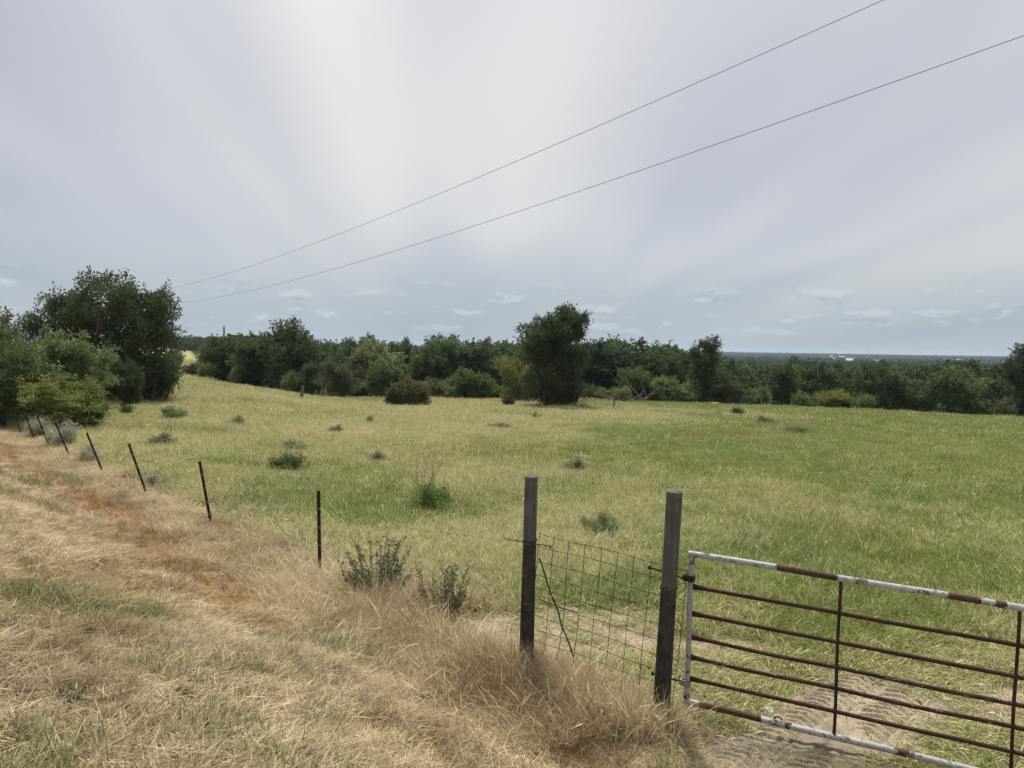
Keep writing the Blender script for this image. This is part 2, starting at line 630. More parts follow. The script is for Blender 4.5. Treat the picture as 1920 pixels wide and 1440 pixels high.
GREENER = [  # x, y, sx, sy, strength  (fresh green stretches of the pasture)
    (9.5, 21.0, 7.5, 9.0, 0.95), (15.0, 32.0, 10.0, 9.0, 0.8), (28.0, 48.0, 17.0, 16.0, 0.85), (-3.2, 15.0, 3.2, 1.7, 0.55), (-1.9, 13.6, 1.8, 1.1, 0.6),
    (-7.5, 18.0, 4.0, 3.0, 0.45), (24.0, 66.0, 30.0, 10.0, 0.85), (1.4, 9.6, 1.0, 0.5, 0.35), (2.2, 10.0, 1.6, 0.9, 0.35),
    (5.0, 12.0, 3.0, 2.5, 0.35), (3.6, 8.4, 1.6, 1.0, 0.4), (4.0, 33.0, 3.0, 1.6, 0.35), (-13.0, 27.0, 5.0, 3.0, 0.4), (0.3, 31.0, 1.4, 1.1, 0.4),
    (1.4, 4.2, 0.6, 0.4, 0.2)]


def straw_frac(x, y):
    s = 0.63 + 1.2 * (fbm(x / 5.5, y / 8.0, 41, 4) - 0.5) + 0.7 * (fbm(x / 1.3, y / 1.8, 43, 3) - 0.5)
    for cx, cy, sx, sy, k in GREENER:
        s = s - k * np.exp(-(((x - cx) / sx) ** 2 + ((y - cy) / sy) ** 2))
    return np.clip(s, 0.04, 0.96)


C_STRAW = np.array((0.50, 0.46, 0.24))
C_GREEN = np.array((0.218, 0.265, 0.082))
C_TAN = np.array((0.43, 0.345, 0.23))
C_RED = np.array((0.35, 0.215, 0.108))
C_DIRT = np.array((0.37, 0.30, 0.225))


def verge_w(x, y):
    """1 on the road side of the fence, 0 in the pasture"""
    p, s = fence_ps(x, y)
    wob = 0.5 * (fbm(x * 0.8, y * 0.8, 61, 3) - 0.5)
    return sstep(-0.75, 0.05, p + wob) * sstep(-7.5, -3.5, s + np.minimum(0, p) * 0)


def red_mask(x, y):
    p, s = fence_ps(x, y)
    c = 1.30 + 0.18 * np.sin(s * 0.5) + 0.01 * s
    m = np.exp(-((p - c) / 0.42) ** 2) * sstep(0.8, 4.0, s)
    m = np.maximum(m, 0.75 * np.exp(-((p - 0.9) / 0.5) ** 2) * np.exp(-((s + 0.9) / 1.2) ** 2))
    return np.clip(m * (0.2 + 1.25 * fbm(x * 1.1, y * 1.1, 67, 3)), 0, 1)


def green_verge(x, y):
    p, s = fence_ps(x, y)
    n = fbm(x * 0.85 + 3, y * 0.85, 83, 4)
    g = 0.85 * sstep(0.575, 0.66, n)
    g = np.maximum(g, 0.6 * sstep(0.54, 0.68, fbm(x * 1.3, y * 1.3, 89, 3)) * sstep(1.9, 2.6, p) * sstep(1.5, -0.5, s))
    return np.clip(g, 0, 1)


def ground_color(x, y):
    r = np.hypot(x, y)
    s = straw_frac(x, y)[:, None]
    c = C_STRAW * 0.72 * s + C_GREEN * 0.85 * (1 - s)
    v = verge_w(x, y)[:, None]
    rm = red_mask(x, y)[:, None]
    gv = green_verge(x, y)[:, None]
    cv = C_TAN * 0.85 * (1 - rm) + C_RED * rm
    cv = cv * (1 - 0.55 * gv) + np.array((0.15, 0.165, 0.065)) * 0.55 * gv
    c = c * (1 - v) + cv * v
    d = dirt_mask(x, y)[:, None]
    c = c * (1 - d) + C_DIRT * d
    # wood floor and valley
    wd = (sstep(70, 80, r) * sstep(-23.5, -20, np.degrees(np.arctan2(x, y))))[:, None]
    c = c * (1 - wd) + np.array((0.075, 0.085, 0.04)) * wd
    fld = (sstep(0.60, 0.66, fbm(x / 420.0, y / 260.0, 101, 3)) * sstep(1500, 1900, r))[:, None]
    fld = np.maximum(fld, farm_field(x, y)[:, None])
    c = c * (1 - fld) + np.array((0.40, 0.41, 0.24)) * fld
    return c


def build_ground():
    radii = np.concatenate(([0.0], 0.4 * 1.031 ** np.arange(0, 345)))
    radii = radii[radii < 13500]
    ang = np.concatenate((np.arange(-50, 50.01, 0.4), np.arange(51.5, 309, 3.0)))
    nr, na = len(radii), len(ang)
    rr, aa = np.meshgrid(radii, np.radians(ang), indexing='ij')
    x = (rr * np.sin(aa)).ravel(); y = (rr * np.cos(aa)).ravel()
    z = ground(x, y)
    i, j = np.meshgrid(np.arange(nr - 1), np.arange(na), indexing='ij')
    i = i.ravel(); j = j.ravel(); j2 = (j + 1) % na
    q = np.stack((i * na + j, i * na + j2, (i + 1) * na + j2, (i + 1) * na + j), 1)[:, ::-1]
    me = mesh_np('ground', np.stack((x, y, z), 1), [q], True)
    ca = me.attributes.new('gcol', 'FLOAT_COLOR', 'POINT')
    c = np.ones((len(x), 4), np.float32); c[:, :3] = ground_color(x, y)
    ca.data.foreach_set('color', c.ravel())
    o = obj('pasture_ground', me, M_GROUND)
    tag(o, kind='structure')


build_ground()


def build_tracks():
    """churned dirt of the gateway with tyre tread prints"""
    tdir = np.array((0.7413, 0.6712)); cdir = np.array((0.6712, -0.7413))
    c0 = np.array((2.75, 6.05))
    A = np.arange(-1.9, 1.9, 0.011); B = np.arange(-0.95, 0.75, 0.012)
    a, b = np.meshgrid(A, B, indexing='ij')
    x = c0[0] + a * tdir[0] + b * cdir[0]; y = c0[1] + a * tdir[1] + b * cdir[1]
    g = ground(x, y)
    h = 0.016 * (fbm(x * 9, y * 9, 201, 4) - 0.5) + 0.01 * (fbm(x * 30, y * 30, 205, 2) - 0.5)
    for off, w, sp, bend in ((-0.36, 0.15, 0.088, 0.06), (0.10, 0.16, 0.095, -0.05)):
        bb = b - off - bend * a * a * 0.4 - 0.1 * (a if bend > 0.2 else 0)
        inside = sstep(w, w - 0.02, np.abs(bb))
        lug = np.sin((a + np.abs(bb) * 0.55 + 0.02 * (fbm(x * 6, y * 6, 207, 2) - 0.5)) * 2 * math.pi / sp)
        keep = sstep(0.28, 0.45, fbm(x * 2.2 + off * 9, y * 2.2, 209, 3)) * sstep(1.7, 1.2, np.abs(a))
        h = h + inside * keep * (0.042 * sstep(-0.1, 0.2, lug) - 0.030) + keep * 0.012 * np.exp(-((np.abs(bb) - w - 0.02) / 0.02) ** 2)
    edge = np.minimum(sstep(1.9, 1.1, np.abs(a)), np.minimum(sstep(-0.95, -0.55, b), sstep(0.75, 0.32, b)))
    z = g + 0.028 + h - 0.09 * (1 - edge)
    n1, n2 = a.shape
    i, j = np.meshgrid(np.arange(n1 - 1), np.arange(n2 - 1), indexing='ij')
    i = i.ravel(); j = j.ravel()
    q = np.stack((i * n2 + j, i * n2 + j + 1, (i + 1) * n2 + j + 1, (i + 1) * n2 + j), 1)
    me = mesh_np('dirt', np.stack((x.ravel(), y.ravel(), z.ravel()), 1), [q], True)
    ca = me.attributes.new('gcol', 'FLOAT_COLOR', 'POINT')
    m = fbm(x * 1.6, y * 1.6, 211, 4).ravel()[:, None]
    wet = sstep(0.42, 0.6, m)
    c = np.ones((x.size, 4), np.float32)
    c[:, :3] = np.array((0.37, 0.305, 0.225)) * (1 - wet) + np.array((0.25, 0.205, 0.15)) * wet
    ca.data.foreach_set('color', c.ravel())
    o = obj('dirt_track', me, M_GROUND)
    tag(o, kind='structure')


build_tracks()

# ------------------------------------------------------------------ fence and gate
def wooden_post(name, base, top, rad, seed, split, label, crack_az=None, bands=()):
    rng = np.random.default_rng(seed)
    L = (top - base).length
    n = 48
    zs = [-0.45, 0.0] + list(np.linspace(0.06, L - 0.012, 22)) + [L - 0.004, L]
    v, f = [], []
    lump = rng.normal(0, 1, (6, 3))
    for k, z in enumerate(zs):
        rr = rad * (1.03 - 0.05 * z / L)
        for j in range(n):
            th = 2 * math.pi * j / n
            w = 0.0016 * math.sin(3 * th + lump[0, 0]) + 0.0006 * math.sin(5 * th + lump[1, 0] + z) + 0.0022 * math.sin(2 * th + z * 2.3 + lump[2, 0])
            r_ = rr + w + rng.normal(0, 0.0007)
            if k == len(zs) - 1:
                r_ -= 0.007
            if crack_az is not None:
                dth = abs((th - crack_az - 0.03 * math.sin(z * 3) + math.pi) % (2 * math.pi) - math.pi)
                if dth < 0.07:
                    r_ -= 0.030 * min(1.0, max(0.12, (z - L * 0.35) / (L * 0.35)))
            v.append((r_ * math.cos(th) + 0.006 * math.sin(z * 2 + seed), r_ * math.sin(th), z + (rng.normal(0, 0.0015) if k == len(zs) - 1 else 0)))
    for k in range(len(zs) - 1):
        for j in range(n):
            a = k * n + j; b = k * n + (j + 1) % n
            f.append((a, b, b + n, a + n))
    ci = len(v)
    v.append((0, 0, L - 0.006))
    kk = (len(zs) - 1) * n
    for j in range(n):
        f.append((kk + j, kk + (j + 1) % n, ci))
    mb = MB(); mb.add(v, f)
    o = mb.build('wooden_post', mat_post(name, split))
    o.location = base
    o.rotation_euler = (top - base).to_track_quat('Z', 'Y').to_euler()
    tag(o, label, 'post')
    for z, thick, mat, wob in bands:
        m2 = MB()
        pts = []
        for j in range(25):
            th = 2 * math.pi * j / 24 + 1.0
            pts.append(((rad + thick * 1.2) * math.cos(th), (rad + thick * 1.2) * math.sin(th), z + wob * math.sin(th + seed) + 0.004 * math.sin(3 * th)))
        m2.tube(pts, thick, 6)
        m2.build('wire_wrap', mat, o)
    return o


LP_Y, RP_Y = 6.95, 6.15
lp_base = gp(997, LP_Y)
lp_top = at(996.5, 893, LP_Y)
rp_base = gp(1257, RP_Y)
rp_top = at(1265, 921, RP_Y)
lp_split = (at(996, 1014, LP_Y) - lp_base).length
rp_split = (at(1262, 1102, RP_Y) - rp_base).length
cam_az = -math.pi / 2
POST_L = wooden_post('weathered_strainer_post', lp_base, lp_top, 0.0625, 3, lp_split,
                     'round grey fence post with dark lower half, strung with barbed wire',
                     None, [(lp_split + 0.005, 0.006, M_WIRE, 0.008), (lp_split - 0.015, 0.0022, M_GALV, 0.006), (lp_split - 0.31, 0.002, M_GALV, 0.012),
                            (lp_split - 0.57, 0.002, M_GALV, 0.01), (lp_split - 0.595, 0.002, M_WIRE, 0.004)])
POST_R = wooden_post('weathered_gate_post', rp_base, rp_top, 0.0665, 8, rp_split,
                     'cracked grey wooden post that the pipe gate hangs from', cam_az + 0.08,
                     [(rp_split + 0.004, 0.0045, M_WIRE, -0.010), (rp_split - 0.012, 0.003, M_WIRE, -0.012)])


def loc_in(o, p):
    return o.matrix_basis.inverted() @ Vector(p)


def bolt(parent, pts, rad, nut=None):
    mb = MB()
    pts = [loc_in(parent, p) for p in pts]
    mb.tube(pts, rad, 8)
    if nut is not None:
        mb.box(loc_in(parent, nut), (rad * 3.4, rad * 2.6, rad * 3.2))
    return mb.build('hinge_bolt', M_RUST, parent)


# --- pipe gate
GT1 = at(1297, 1038, 6.3); GT3 = at(1912, 1139, 5.39); GT2 = at(1577, 1082, 5.82)
GB1 = at(1287, 1315, 6.3)
gu = (GT3 - GT1).normalized()
gv = (GT1 - GB1); gh = gv.length; gv = gv.normalized()
gate_loc = Vector((GB1.x, GB1.y, gz(GB1.x, GB1.y)))
GATE = empty('pipe_gate', gate_loc, 'rusty seven-bar pipe gate with peeling silver paint hung on the cracked post', 'gate')
GL = 4.45                      # metres, runs out past the right edge of the picture


def gpt(s, frac):
    """point on the gate: s metres from the hinge stile, frac of the height"""
    return GB1 + gu * s + gv * (gh * frac) - gate_loc


PAINT_TOP = mat_painted('gate_paint_top', [(0, 1), (0.70, 0), (1.15, 1), (1.90, 0), (2.12, 1), (2.20, 0), (2.27, 1), (3.0, 0), (3.4, 1), (4.6, 1)])
PAINT_BOT = mat_painted('gate_paint_bottom', [(0, 1), (0.11, 0), (0.62, 1), (0.80, 0), (0.86, 1), (1.62, 0), (1.70, 1), (2.3, 0), (3.2, 1), (4.6, 1)])
PAINT_STI = mat_painted('gate_paint_stile', [(0, 0), (0.07, 1), (2, 1), (3, 1)])
rw = random.Random(4)


def rail(name, frac, rad, mat, s0=0.0, flare=False, sag=0.0):
    mb = MB()
    N = 26
    pts, fl = [], []
    ss = [s0 + (GL - s0) * (k / N) for k in range(N + 1)]
    if flare:
        ss = [s0 - 0.012, s0 + 0.02, s0 + 0.05, s0 + 0.09, s0 + 0.13] + [s for s in ss if s > s0 + 0.2]
    for s in ss:
        pts.append(gpt(s, frac) + gv * (sag * math.sin(math.pi * s / 1.135) ** 2 * -1 + 0.0025 * math.sin(s * 5 + frac * 30)))
        if flare and s < s0 + 0.14:
            t = max(0.0, 1 - (s - s0) / 0.12)
            fl.append((1 - 0.55 * t, 1 + 0.55 * t))
        else:
            fl.append((1, 1))
    mb.tube(pts, rad, 14, True, fl, gv)
    return mb.build(name, mat, GATE)


rail('top_rail', 1.0, 0.0255, PAINT_TOP, -0.03)
rail('bottom_rail', 0.0, 0.0265, PAINT_BOT, -0.03)
for k, (fr, mt) in enumerate(((0.783, M_RUST), (0.601, M_RUST), (0.439, M_RUSTF), (0.305, M_RUSTF), (0.162, M_RUST))):
    rail('rail', fr, 0.0168, mt, 0.022, True, 0.006)


def stile(s, rad, mat, inset, gap=0.0):
    mb = MB()
    pts = [gpt(s, 0) + gv * (rad * 0.2 + gap)]
    fl = [(1.35, 0.5)]
    for k in range(13):
        fr = k / 12
        pts.append(gpt(s, 0) + gv * (gap + 0.09 + (gh - 0.18 - gap) * fr) + gu * (0.003 * math.sin(fr * 6 + s)))
        fl.append((1, 1))
    pts.append(gpt(s, 1) - gv * rad * 0.2)
    fl.append((1.35, 0.5))
    mb.tube(pts, rad, 12, True, fl if inset else None, gu.cross(gv))
    return mb.build('hinge_stile' if s == 0 else 'stile', mat, GATE)


stile(0.0, 0.0235, PAINT_STI, True)
S2 = (GT2 - GT1).length; S3 = (GT3 - GT1).length
for s in (S2, S3, 3.40):
    st = stile(s, 0.0125, M_RUST, False)
stile(GL - 0.02, 0.0235, PAINT_STI, True)
# hinge straps and clamps
gn = gu.cross(gv).normalized()


def band(name, frac, mat, h, out):
    mb = MB()
    c = gpt(0, frac)
    rot = Matrix((gu, gn, gv)).transposed()
    mb.box(c + gn * 0.029 - gu * 0.012, (0.075, 0.006, h), rot)
    mb.box(c - gn * 0.029 - gu * 0.012, (0.075, 0.006, h), rot)
    mb.box(c + gu * 0.028, (0.006, 0.064, h), rot)
    mb.box(c - gu * (0.055), (0.020, 0.050, h * 0.9), rot)
    mb.tube([c - gu * 0.055 - gn * 0.03, c - gu * 0.055 + gn * 0.03], 0.007, 6)
    return mb.build(name, mat, GATE, False)


band('hinge_strap', 0.835, M_RUST, 0.052, 1)
band('hinge_clamp', 0.128, M_GALV, 0.050, 1)
# welded ring on the bottom rail
mb = MB()
rc = gpt(0.735, 0.0) + gv * 0.032
mb.tube([rc + gu * (0.030 * math.cos(t)) + gv * (0.022 * math.sin(t)) for t in np.linspace(0, math.pi, 9)], 0.007, 6)
mb.build('latch_ring', M_RUST, GATE)
# wire scrap hanging from the top rail
mb = MB()
q = gpt(1.90, 1.0) - gv * 0.03
mb.tube([q + gv * 0.01, q - gv * 0.05 - gu * 0.01, q - gv * 0.09 - gu * 0.025], 0.002, 5)
mb.build('wire_scrap', M_WIRE, GATE)

# bolts through the hinge post
b_hi = gpt(0, 0.835) + gate_loc
b_lo = gpt(0, 0.128) + gate_loc
bolt(POST_R, [b_hi - gu * 0.36 + gv * 0.028, b_hi - gu * 0.2 + gv * 0.012, b_hi - gu * 0.11, b_hi - gu * 0.085 - gv * 0.012, b_hi - gu * 0.055], 0.0085,
     b_hi - gu * 0.355 + gv * 0.028)
bolt(POST_R, [b_lo - gu * 0.30 + gv * 0.01, b_lo - gu * 0.12, b_lo - gu * 0.075, b_lo - gu * 0.06 + gv * 0.035], 0.0085, b_lo - gu * 0.295 + gv * 0.01)

# latch post past the edge of the picture
lq = GB1 + gu * (GL + 0.17)
wooden_post('weathered_latch_post', Vector((lq.x, lq.y, gz(lq.x, lq.y))), Vector((lq.x, lq.y, gz(lq.x, lq.y) + 1.75)), 0.065, 15, 0.9,
            'grey wooden post at the latch end of the pipe gate')

# --- welded wire panel between the two posts
TL = at(1012, 1000, 7.02); TR = at(1289, 1070, 6.235)
pu = (TR - TL); plen = pu.length; pu = pu.normalized()
hn = Vector((pu.y, -pu.x, 0)).normalized()


def on_plane(px, py):
    d = ray(px, py)
    t = (TL - EYEV).dot(hn) / d.dot(hn)
    return EYEV + d * t


pv = (on_plane(1096, 1018) - on_plane(1075, 1235)).normalized()
PANEL = empty('stock_fence', Vector(((TL.x + TR.x) / 2, (TL.y + TR.y) / 2, gz((TL.x + TR.x) / 2, (TL.y + TR.y) / 2))),
              'rusty welded wire mesh fence closing the gap between the two wooden posts', 'fence')
pl = PANEL.location.copy()
rp_ = random.Random(2)
ncell = 9
cw = plen / ncell
ph = 1.24
rows = [0, 0.118, 0.262, 0.395, 0.520, 0.650, 0.780, 0.905, 1.02, 1.13, 1.235]
for k in range(ncell + 1):
    mb = MB()
    tp = TL + pu * (cw * k)
    jit = rp_.uniform(-0.006, 0.006)
    pts = [tp - pv * (ph * i / 8) + pu * (jit * math.sin(i) + 0.003 * rp_.uniform(-1, 1)) + hn * (0.01 * math.sin(i * 0.7 + k)) - pl for i in range(9)]
    pts.insert(0, tp + pv * 0.012 - pl)
    mb.tube(pts, 0.0029, 6)
    mb.build('upright_wire', M_WIRE, PANEL)
for k, rz_ in enumerate(rows):
    mb = MB()
    pts = [TL + pu * (plen * i / 18) - pv * (rz_ + 0.006 * math.sin(i * 0.5 + k)) + hn * (0.006 + 0.008 * math.sin(i * 0.6)) - pl for i in range(19)]
    mb.tube(pts, 0.0026, 6)
    mb.build('cross_wire', M_WIRE, PANEL)

# loose rods by the strainer post
mb = MB()
a = at(1011, 1048, 6.93); b = at(1075, 1232, 6.72)
prs = [a.lerp(b, k / 14) + Vector((0.006 * math.sin(k * 1.1), 0, 0.006 * math.cos(k * 1.7))) for k in range(15)]
base_q = Vector((b.x, b.y, gz(b.x, b.y)))
mb.tube([q - base_q for q in prs], 0.0072, 7)
mb.tube([q - base_q + Vector((0.008 * math.cos(i * 2.2), 0.008, 0.006 * math.sin(i * 2.2))) for i, q in enumerate(prs)], 0.0026, 5)
o = mb.build('twisted_wire', M_WIRE); o.location = base_q
tag(o, 'thick twisted wire slanting from the strainer post down to the ground', 'wire')
mb = MB()
a = at(1012, 1124, 6.98); b = at(1083, 1149, 6.74)
base_q = (a + b) / 2
mb.tube([a.lerp(b, k / 6) - base_q + Vector((0, 0, -0.008 * math.sin(k / 6 * 3.14))) for k in range(7)], 0.0062, 8)
o = mb.build('steel_rod', M_RUST); o.location = base_q
tag(o, 'short rusty steel rod pushed sideways through the wire panel', 'rod')

# --- T-posts along the fence
def fence_col(px):
    k = at(px, hy(px), 1.0).x
    t = (k * P0[1] - P0[0]) / (FD[0] - k * FD[1])
    return P0[0] + FD[0] * t, P0[1] + FD[1] * t, t


TP = [((598, 920), 603), ((375, 865), 396), ((242, 832), 274), ((163, 811), 192), ((104, 792), 129), ((70, 780), 91), ((43, 762), 63), ((26, 769), 39), ((2, 757), 11),
      ((-24, 752), -14), ((-48, 748), -38)]
TP_LABELS = ['upright rusty steel post, first one along the wire from the strainer post',
             'rusty steel fence post leaning slightly, second one from the strainer post',
             'rusty steel fence post leaning strongly, third one from the strainer post',
             'leaning steel fence post, fourth one from the strainer post',
             'leaning steel fence post, fifth one from the strainer post, in grey weeds',
             'leaning steel fence post, sixth one from the strainer post',
             'leaning steel fence post, seventh one from the strainer post',
             'leaning steel fence post, eighth one from the strainer post',
             'leaning steel fence post, ninth one from the strainer post, by the mesquites',
             'leaning steel fence post, tenth one from the strainer post',
             'leaning steel fence post, eleventh one from the strainer post']


def tpost_mesh(L):
    mb = MB()
    w, d, th = 0.040, 0.040, 0.007
    mb.box((0, -d / 2, L / 2 - 0.2), (w, th, L + 0.4))
    mb.box((0, 0, L / 2 - 0.2), (th, d - th, L + 0.4))
    k = 0.04
    while k < L - 0.02:
        mb.box((0, -d / 2 - 0.006, k), (0.012, 0.009, 0.016)); k += 0.053
    return mb


wire_pts = [[] for _ in range(4)]
for k, z in enumerate((lp_split + 0.0, lp_split - 0.29, lp_split - 0.55, lp_split - 0.78)):
    wire_pts[k].append(Vector((lp_base.x, lp_base.y, lp_base.z + z)) + Vector((-0.05, -0.045, 0)))
for (tp, bx), lab in zip(TP, TP_LABELS):
    x, y, t = fence_col(bx)
    base = Vector((x, y, gz(x, y)))
    top = at(tp[0], tp[1], y)
    L = (top - base).length
    o = tpost_mesh(L).build('steel_fence_post', M_TPOST, None, False)
    o.location = base
    zax = (top - base).normalized()
    yax = Vector((-FN[0], -FN[1], 0)); yax = (yax - zax * yax.dot(zax)).normalized()
    xax = yax.cross(zax)
    o.rotation_euler = Matrix((xax, yax, zax)).transposed().to_euler()
    tag(o, lab, 'fence post', 'steel posts along the wire fence')
    for k, fr in enumerate((0.80, 0.58, 0.37, 0.18)):
        mb = MB()
        zz = L * fr
        mb.tube([(0.024, 0.0, zz + 0.004), (0.026, -0.026, zz), (0.0, -0.034, zz - 0.003), (-0.026, -0.026, zz), (-0.024, 0.0, zz + 0.004)], 0.0022, 5)
        mb.build('wire_clip', M_GALV, o)
        wire_pts[k].append(base + zax * zz - yax * 0.03)
STRAND = ['top', 'second', 'third', 'lowest']
for k in range(4):
    mb = MB()
    rr = random.Random(60 + k)
    p0 = wire_pts[k][0]
    pts = []
    for a, b in zip(wire_pts[k], wire_pts[k][1:]):
        n = 10
        for i in range(n):
            s = i / n
            q = a.lerp(b, s) - Vector((0, 0, (0.05 + 0.03 * k) * 4 * s * (1 - s))) + Vector((rr.uniform(-1, 1), rr.uniform(-1, 1), rr.uniform(-1, 1))) * 0.006
            pts.append(q)
    pts.append(wire_pts[k][-1])
    mb.tube([q - p0 for q in pts], 0.0019, 5)
    tot = 0
    for a, b in zip(pts[:34], pts[1:35]):
        L = (b - a).length
        m = max(1, int(L / 0.125))
        for i in range(m):
            c = a.lerp(b, (i + 0.5) / m) - p0
            for _ in range(2):
                d = Vector((rr.uniform(-1, 1), rr.uniform(-1, 1), rr.uniform(-1, 1))).normalized() * 0.017
                mb.tube([c - d, c + d], 0.0012, 3, False)
    o = mb.build('barbed_wire', M_BARB, None, False)
    o.location = p0
    tag(o, '%s strand of barbed wire strung along the steel posts' % STRAND[k], 'wire', 'barbed wire strands of the fence')
# loose tail of barbed wire at the strainer post
mb = MB()
a = at(1012, 1022, 6.93)
tail = [at(945, 1009, 7.1), at(965, 1013, 7.02), at(985, 1017, 6.90), at(1005, 1021, 6.86), at(1020, 1022, 6.93), at(1034, 1027, 6.95), at(1030, 1022, 6.95)]
mb.tube([q - a for q in tail], 0.0040, 6)
for i in range(len(tail) - 1):
    for s in (0.2, 0.55, 0.9):
        c = tail[i].lerp(tail[i + 1], s) - a
        d = Vector((rw.uniform(-1, 1), rw.uniform(-1, 1), rw.uniform(-1, 1))).normalized() * 0.016
        mb.tube([c - d, c + d], 0.0022, 4)
o = mb.build('wire_tail', M_WIRE); o.location = a
tag(o, 'doubled end of barbed wire wrapped round the strainer post', 'wire')

# ------------------------------------------------------------------ power line
wa = at(1655, 0, 15.0)
wdir = Vector((-0.58, 0.815, 0)).normalized()
wn = Vector((wdir.y, -wdir.x, 0))


def wire_fit(pix):
    S, Z = [], []
    for px, py in pix:
        d = ray(px, py)
        t = (wa - EYEV).dot(wn) / d.dot(wn)
        q = EYEV + d * t
        S.append((q - wa).dot(wdir)); Z.append(q.z)
    return np.polyfit(S, Z, 2), S


fA, sA = wire_fit([(1655, 0), (1280, 168), (1100, 245), (880, 340), (640, 437), (310, 543)])
fB, sB = wire_fit([(1920, 68), (1640, 168), (1240, 303), (960, 400), (720, 478), (320, 570)])
k = at(292, hy(292), 1.0).x
s_far = (k * wa.y - wa.x) / (wdir.x - k * wdir.y)
s_near = -34.0
for f_, lab in ((fA, 'upper power line cable crossing the sky'), (fB, 'lower power line cable crossing the sky')):
    mb = MB()
    q0 = wa + wdir * s_near
    pts = []
    for s in np.linspace(s_near, s_far, 90):
        q = wa + wdir * s; q.z = float(np.polyval(f_, s))
        pts.append(q - q0)
    mb.tube(pts, 0.0075, 6)
    o = mb.build('power_cable', M_LINE); o.location = q0
    tag(o, lab, 'cable', 'cables of the power line')


def utility_pole(x, y, ztop, label, attach=(), rad=0.15):
    zb = gz(x, y)
    o = empty('utility_pole', (x, y, zb), label, 'utility pole')
    mb = MB()
    H = ztop - zb
    mb.tube([(0, 0, -0.5), (0, 0, H * 0.5), (0, 0, H)], [rad, rad * 0.85, rad * 0.7], 12)
    mb.build('pole', M_OLDWOOD, o)
    for z in attach:
        mb = MB()
        mb.tube([(0, 0, z - zb - 0.16), (0, 0, z - zb - 0.10), (0, 0, z - zb - 0.05), (0, 0, z - zb)], [0.03, 0.07, 0.05, 0.03], 10)
        mb.box((0.09, 0, z - zb - 0.14), (0.2, 0.06, 0.06))
        mb.build('insulator', M_GALV, o)
    return o


for s, lab in ((s_far, 'wooden pole of the power line behind the big oak'), (s_near, 'wooden pole of the power line beside the road')):
    q = wa + wdir * s
    za, zb = float(np.polyval(fA, s)), float(np.polyval(fB, s))
    utility_pole(q.x, q.y, za - 0.05, lab, (za, zb))
q = gp(420, 170)
utility_pole(q.x, q.y, at(420, 612, 170).z, 'dark utility pole rising above the far trees', (), 0.24)

# old posts standing out in the pasture
def old_post(px, Y, ytop, rad, label, lean=0.0, seed=0):
    b = gp(px, Y)
    t = at(px + lean, ytop, Y)
    mb = MB()
    rr = random.Random(seed)
    L = (t - b).length
    N = 7
    pts = [(t - b) * (i / N) + Vector((rr.uniform(-1, 1), rr.uniform(-1, 1), 0)) * rad * 0.15 for i in range(N + 1)]
    pts.insert(0, Vector((0, 0, -0.3)))
    mb.tube(pts, [rad * rr.uniform(0.88, 1.1) * (1.0 - 0.15 * i / N) for i in range(N + 2)], 9)
    o = mb.build('old_fence_post', M_OLDWOOD)
    o.location = b
    tag(o, label, 'post')


old_post(1152, 55, 734, 0.075, 'lone grey wooden post standing in the pasture right of the dense tree', 3, 1)
old_post(1022, 56.5, 735, 0.15, 'stout dark post standing against the dense pasture tree', 0, 2)
old_post(565, 60, 724, 0.13, 'short crooked dark post in the pasture before the wood', 3, 3)
old_post(304, 42, 735, 0.13, 'short thick wooden stump post at the edge of the big oak', 0, 4)
old_post(314, 42, 730, 0.045, 'thin dark post beside the short stump post by the big oak', 1, 5)

# ------------------------------------------------------------------ trees and shrubs
def unit(rng, n):
    v = rng.normal(size=(n, 3))
    return v / np.linalg.norm(v, axis=1)[:, None]


def leaf_mesh(name, rng, C, N, L, aspect=0.5, bl=None, upbias=0.3):
    """kite-shaped leaves at C with long axis N"""
    n = len(C)
    t = rng.normal(size=(n, 3)); t[:, 2] *= (1 - upbias)
    side = np.cross(N, t)
    side /= (np.linalg.norm(side, axis=1)[:, None] + 1e-9)
    L = np.broadcast_to(L, (n,))[:, None]
    up = np.cross(side, N)
    v = np.empty((n, 4, 3))
    v[:, 0] = C
    v[:, 1] = C + N * L * 0.55 + side * L * aspect * 0.5 + up * L * 0.08
    v[:, 2] = C + N * L
    v[:, 3] = C + N * L * 0.45 - side * L * aspect * 0.5 + up * L * 0.08
    q = np.arange(n * 4).reshape(n, 4)
    me = mesh_np(name, v.reshape(-1, 3), [q])
    if bl is None:
        bl = rng.random(n)
    a = me.attributes.new('bl', 'FLOAT', 'POINT')
    a.data.foreach_set('value', np.repeat(np.clip(bl, 0, 1), 4).astype(np.float32))
    return me


